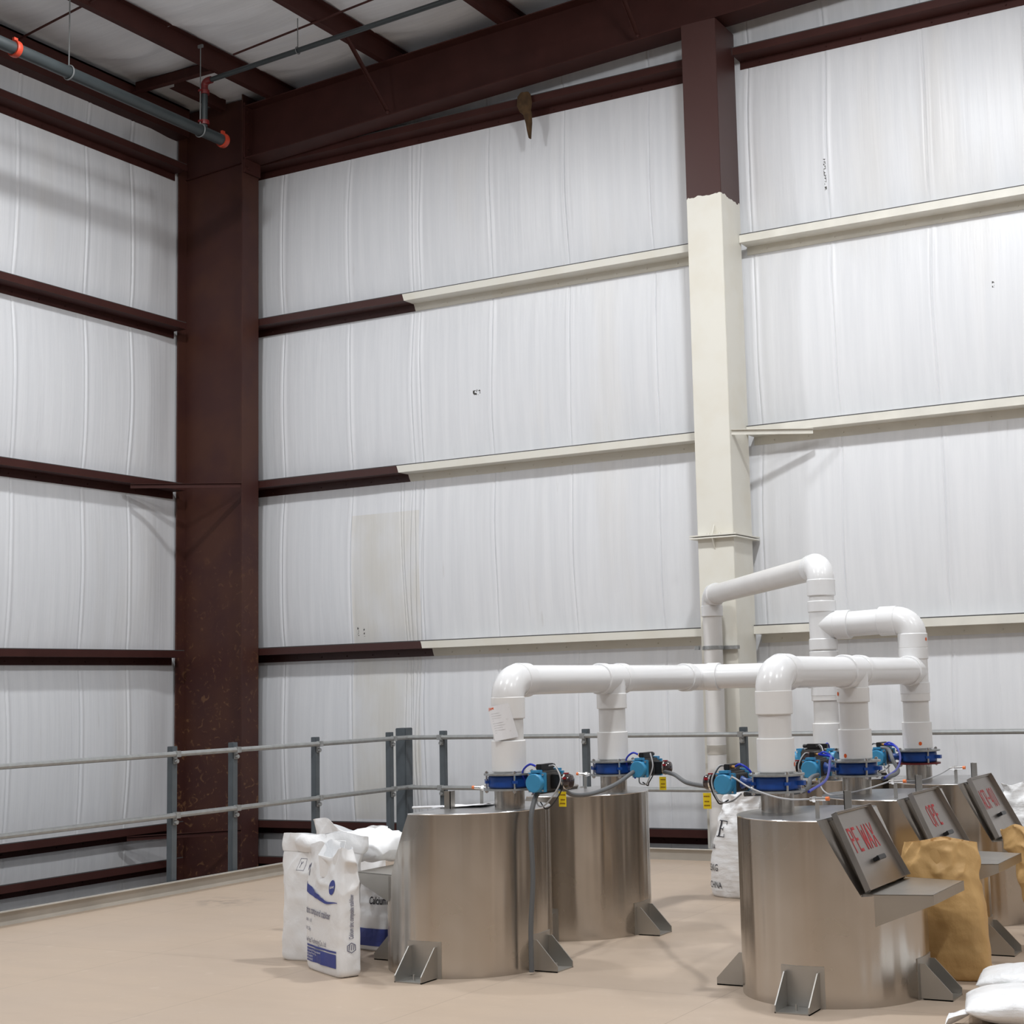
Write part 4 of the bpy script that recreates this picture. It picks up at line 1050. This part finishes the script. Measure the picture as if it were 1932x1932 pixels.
dfront(s1, *quad(-W2+.004, .048, .188, .120, 12, 4), 0, 0, 1, 1, a1, M_NAVY, 'blue_panel')
m = MB()
for r, txt in enumerate(('Add: No.16 Chunlong Road Zhangjing Industrial', 'Park Xinyang, Hunan Province, China', 'Tel: 0086-0731-87654321', 'Fax: 0086-0731-87654322')):
    tv, tf = text_mesh(txt, 1, .62); m.add([frontP(s1, -W2+.012+x*.0195, .104-r*.0160+y*.0145, .007) for x, y in tv], tf)
m.build('address_lines', M_SACK, a1, smooth=False)
tv, tf = text_mesh('Calcium zinc composite stabilizer', 1, .70, bold=.012)
m = MB(); m.add([sideP(s1, .012-y*.036, .200+x*.0245, .0045) for x, y in tv], tf); m.build('side_lettering', M_INK, a1, smooth=False)
hx = [(.028*cos(pi/6+k*pi/3), .028*sin(pi/6+k*pi/3)) for k in range(6)]; hi = [(x*.84, y*.84) for x, y in hx]
m = MB(); m.add([sideP(s1, x, .155+y, .0045) for x, y in hx+hi], [(k, (k+1) % 6, (k+1) % 6+6, k+6) for k in range(6)])
for k in range(3): m.add([sideP(s1, -.016+k*.012+q[0], .155+q[1], .0045) for q in ((0, -.012), (.004, -.012), (.008, .016), (.004, .016))], [(0, 1, 2, 3)])
m.build('hexagon_mark', M_INK, a1, smooth=False)

# 2 sack behind on the left
s2 = Sack(.47, .14, .70, 8.3, wr=.012, fold=.045, pinch=.55, nexp=4.5, top_wave=.05, flare=.06, lean=(.03, 0))
a2 = thing('printed_sack', 'white paper sack with rolled-down mouth, leftmost of the white sacks', 'sack', (-5.64, 7.03, 0), RAD(6), 'white sacks by the left front tank')
s2.mesh(128, 96).build('paper_bag', M_SACK, a2, ang=60)
# rolled collar
cl = []
for i in range(7):
    v = 1-.14*i/6; cl.append([s2.P(j/96, v, .006+.016*sin(pi*i/6)) for j in range(96)])
m = MB(); m.rings(cl, cap=False); m.build('rolled_collar', M_SACK, a2, ang=60)
m = MB()
for (x0, z0, x1, z1) in ((-.135, .50, -.090, .502), (-.135, .565, -.090, .567), (-.135, .50, -.133, .567), (-.092, .50, -.090, .567)):
    v_, f_ = quad(x0, z0, x1, z1, 2, 2); m.add([frontP(s2, x, z) for x, z in v_], f_)
v_, f_ = text_mesh('Y', 1, .8); m.add([frontP(s2, -.126+x*.04, .515+y*.05) for x, y in v_], f_)
m.build('handling_mark', M_INK, a2, smooth=False)
def sidePL(sk_, y, z, lift=.002):
    t = max(-.999, min(.999, y/(sk_.d/2))); n = sk_.n
    a = pi-asin(max(-1, min(1, (abs(t)**(n/2))*(1 if t > 0 else -1))))
    return sk_.P((a+pi/2)/(2*pi), z/sk_.h, lift)
tv, tf = text_mesh('composite stabilizer', 1, .7, bold=.012)
m = MB(); m.add([sidePL(s2, -.012+y*.036, .52-x*.021, .002) for x, y in tv], tf); m.build('side_lettering', M_NAVY, a2, smooth=False)

# 3 sack farther back
s3 = Sack(.50, .16, .665, 5.7, wr=.012, fold=.05, pinch=.5, nexp=4, top_wave=.07)
a3 = thing('plain_sack', 'white sack standing behind the other white sacks, only its crumpled top showing', 'sack', (-6.12, 7.93, 0), RAD(4), 'white sacks by the left front tank')
s3.mesh(96, 72).build('paper_bag', M_SACK, a3, ang=60)

def pillow(L0, W0, T0, seed, nu=80, nv=48, wr=.008, pinch=.25, mouth=0.0, ne=2.5, te=3.2, crease=0.0):
    """lying sack: seams at the ends, flat underside"""
    rs = []
    for i in range(nv+1):
        t = i/nv; x = (t-.5)*L0; e = 1-abs(2*t-1)**te
        hw = W0/2*(.86+.14*e); ht = T0/2*(max(.0, e)**.55*(1-.10)+.06)
        if mouth and t > .8: ht = max(ht, mouth*(t-.8)/.2)
        ring = []
        for j in range(nu):
            a = 2*pi*j/nu; cx, cz = superc(a, ne)
            y, z = hw*cx, ht*cz
            n_ = noise.noise(Vector((x*7, y*7, z*7+seed)))*wr+noise.noise(Vector((x*3, y*26, seed)))*wr*.8*(1-e)
            if crease: n_ += crease*(.7-1.6*abs(noise.noise(Vector((x*6+y*5, y*7-x*3, z*9+seed)))))
            z = z+n_; y += n_*.6
            ring.append(Vector((x, y, max(z+T0/2, 0.002+.0*abs(n_)))))
        rs.append(ring)
    m = MB(); m.rings(rs); return m
# 4 opened sack lying on the shelf of the left front tank
a4 = thing('opened_sack', 'opened white sack lying on the loading shelf of the left front tank', 'sack', (-5.51, 7.345, ZS+.006), RAD(3), 'white sacks by the left front tank')
m = pillow(.40, .42, .15, 2.2, 96, 56, wr=.008, ne=3.4, te=9, crease=.028)
m.xf(lambda v: Vector((v.x-.05*(v.z/.15)*(1 if v.x > .1 else 0)*0, v.y, v.z*(1+.22*math.exp(-((v.x+.02)/.12)**2)))))
m.build('paper_bag', M_SACK, a4, ang=50)
# 5 low sack under the shelf
s5 = Sack(.42, .17, .40, 6.6, wr=.012, fold=.04, pinch=.5, nexp=3.2, bulge=.05)
a5 = thing('printed_sack', 'slumped white sack with dark blue base in the shade under the loading shelf', 'sack', (-5.60, 7.47, 0), RAD(-12), 'white sacks by the left front tank')
s5.mesh(96, 64).build('paper_bag', M_SACK, a5, ang=60)
dfront(s5, *quad(-.20, .03, .20, .13, 16, 4), 0, 0, 1, 1, a5, M_NAVY, 'blue_panel')
tv, tf = text_mesh('Calcium', 1, .75, bold=.02); dfront(s5, tv, tf, .06, .27, .05, .06, a5, M_KINK, 'product_name')

# woven sack by the back tanks
s6 = Sack(.40, .27, .79, 1.3, wr=.010, fold=.05, pinch=.35, nexp=2.5, bulge=.10, hband=.0022, lean=(.07, 0), flare=-.50, top_wave=.06)
a6 = thing('woven_sack', 'white woven sack printed 25KG CHINA between the left and right tanks', 'sack', (-4.37, 10.12, 0), RAD(-14))
s6.mesh(128, 110).build('woven_bag', M_WOVEN, a6, ang=60)
def serifE():
    q = []
    def r(x0, y0, x1, y1): q.append(quad(x0, y0, x1, y1, 2, 4))
    r(.14, 0, .30, 1); r(0, 0, .8, .05); r(0, .95, .8, 1); r(.3, .48, .6, .53); r(.74, 0, .80, .22); r(.74, .78, .80, 1); r(.56, .38, .61, .63)
    return q
m = MB()
for v_, f_ in serifE(): m.add([frontP(s6, -.110+x*.10, .425+y*.115, .004) for x, y in v_], f_)
m.build('letter_print', M_KINK, a6, smooth=False)
for txt, x0, z0, sz, nm in (('RIA', -.16, .335, .055, 'word_print'), ('25KG', -.165, .185, .070, 'weight_print'), ('CHINA', -.165, .065, .066, 'origin_print')):
    tv, tf = text_mesh(txt, 1, .62, bold=.0); m = MB(); m.add([frontP(s6, x0+x*sz, z0+y*sz, .004) for x, y in tv], tf); m.build(nm, M_KINK, a6, smooth=False)

# brown paper sacks
s7 = Sack(.40, .15, .685, 4.4, wr=.014, fold=.05, pinch=.30, nexp=3.4, flare=-.12, bulge=.0, top_wave=.025, hband=.001, lean=(-.04, 0))
a7 = thing('brown_sack', 'brown paper sack standing open between the PE WAX and OPE tanks', 'sack', (-2.175, 7.70, 0), RAD(3), 'brown paper sacks')
s7.mesh(128, 100).build('paper_bag', M_KRAFT, a7, ang=60)
s8 = Sack(.42, .16, .62, 9.4, wr=.018, fold=.06, pinch=.35, nexp=3, flare=.10, bulge=.04, top_wave=.10, lean=(-.12, 0))
a8 = thing('brown_sack', 'brown paper sack with crumpled mouth at the right edge, beside the OPE shelf', 'sack', (-1.86, 8.98, 0), RAD(-12), 'brown paper sacks')
s8.mesh(128, 100).build('paper_bag', M_KRAFT, a8, ang=60)
# white sack behind the ACR tank
s9 = Sack(.55, .25, .80, 12.4, wr=.02, fold=.06, pinch=.4, nexp=2.6, bulge=.05, top_wave=.16)
a9 = thing('woven_sack', 'white woven sack with wavy mouth behind the ACR-401 tank', 'sack', (-2.22, 10.33, 0), RAD(10))
s9.mesh(96, 80).build('woven_bag', M_WOVEN, a9, ang=60)
# lying woven sacks, lower right
a10 = thing('woven_sack', 'full white woven sack lying on the deck at the lower right corner', 'sack', (-1.50, 6.86, 0), RAD(14), 'lying woven sacks')
pillow(.74, .44, .15, 3.9, 96, 64, .007, crease=.008).build('woven_bag', M_WOVEN, a10, ang=60)
m = MB(); vs = []; fs = []
for i in range(7):
    for j in range(9):
        u, v = i/6, j/8; vs.append((-.31-u*(.13+.02*sin(v*5)), (v-.5)*(.10+.07*u)-.10-.03*u, .075-.045*u+.020*sin(v*9+u*2)*(.3+u)))
for i in range(6):
    for j in range(8):
        a = i*9+j; fs.append((a, a+1, a+10, a+9))
m.add(vs, fs); m.build('sewn_ear', M_WOVEN, a10)
a11 = thing('woven_sack', 'white woven sack with green print lying behind the corner sack', 'sack', (-1.56, 7.33, 0), RAD(8), 'lying woven sacks')
pillow(.74, .36, .165, 7.9, 96, 64, .010, crease=.010).build('woven_bag', M_WOVEN, a11, ang=60)
m = MB(); m.box(-.25, -.20, -.185, -.180, .06, .10); m.build('green_print', M_GREEN, a11, smooth=False)
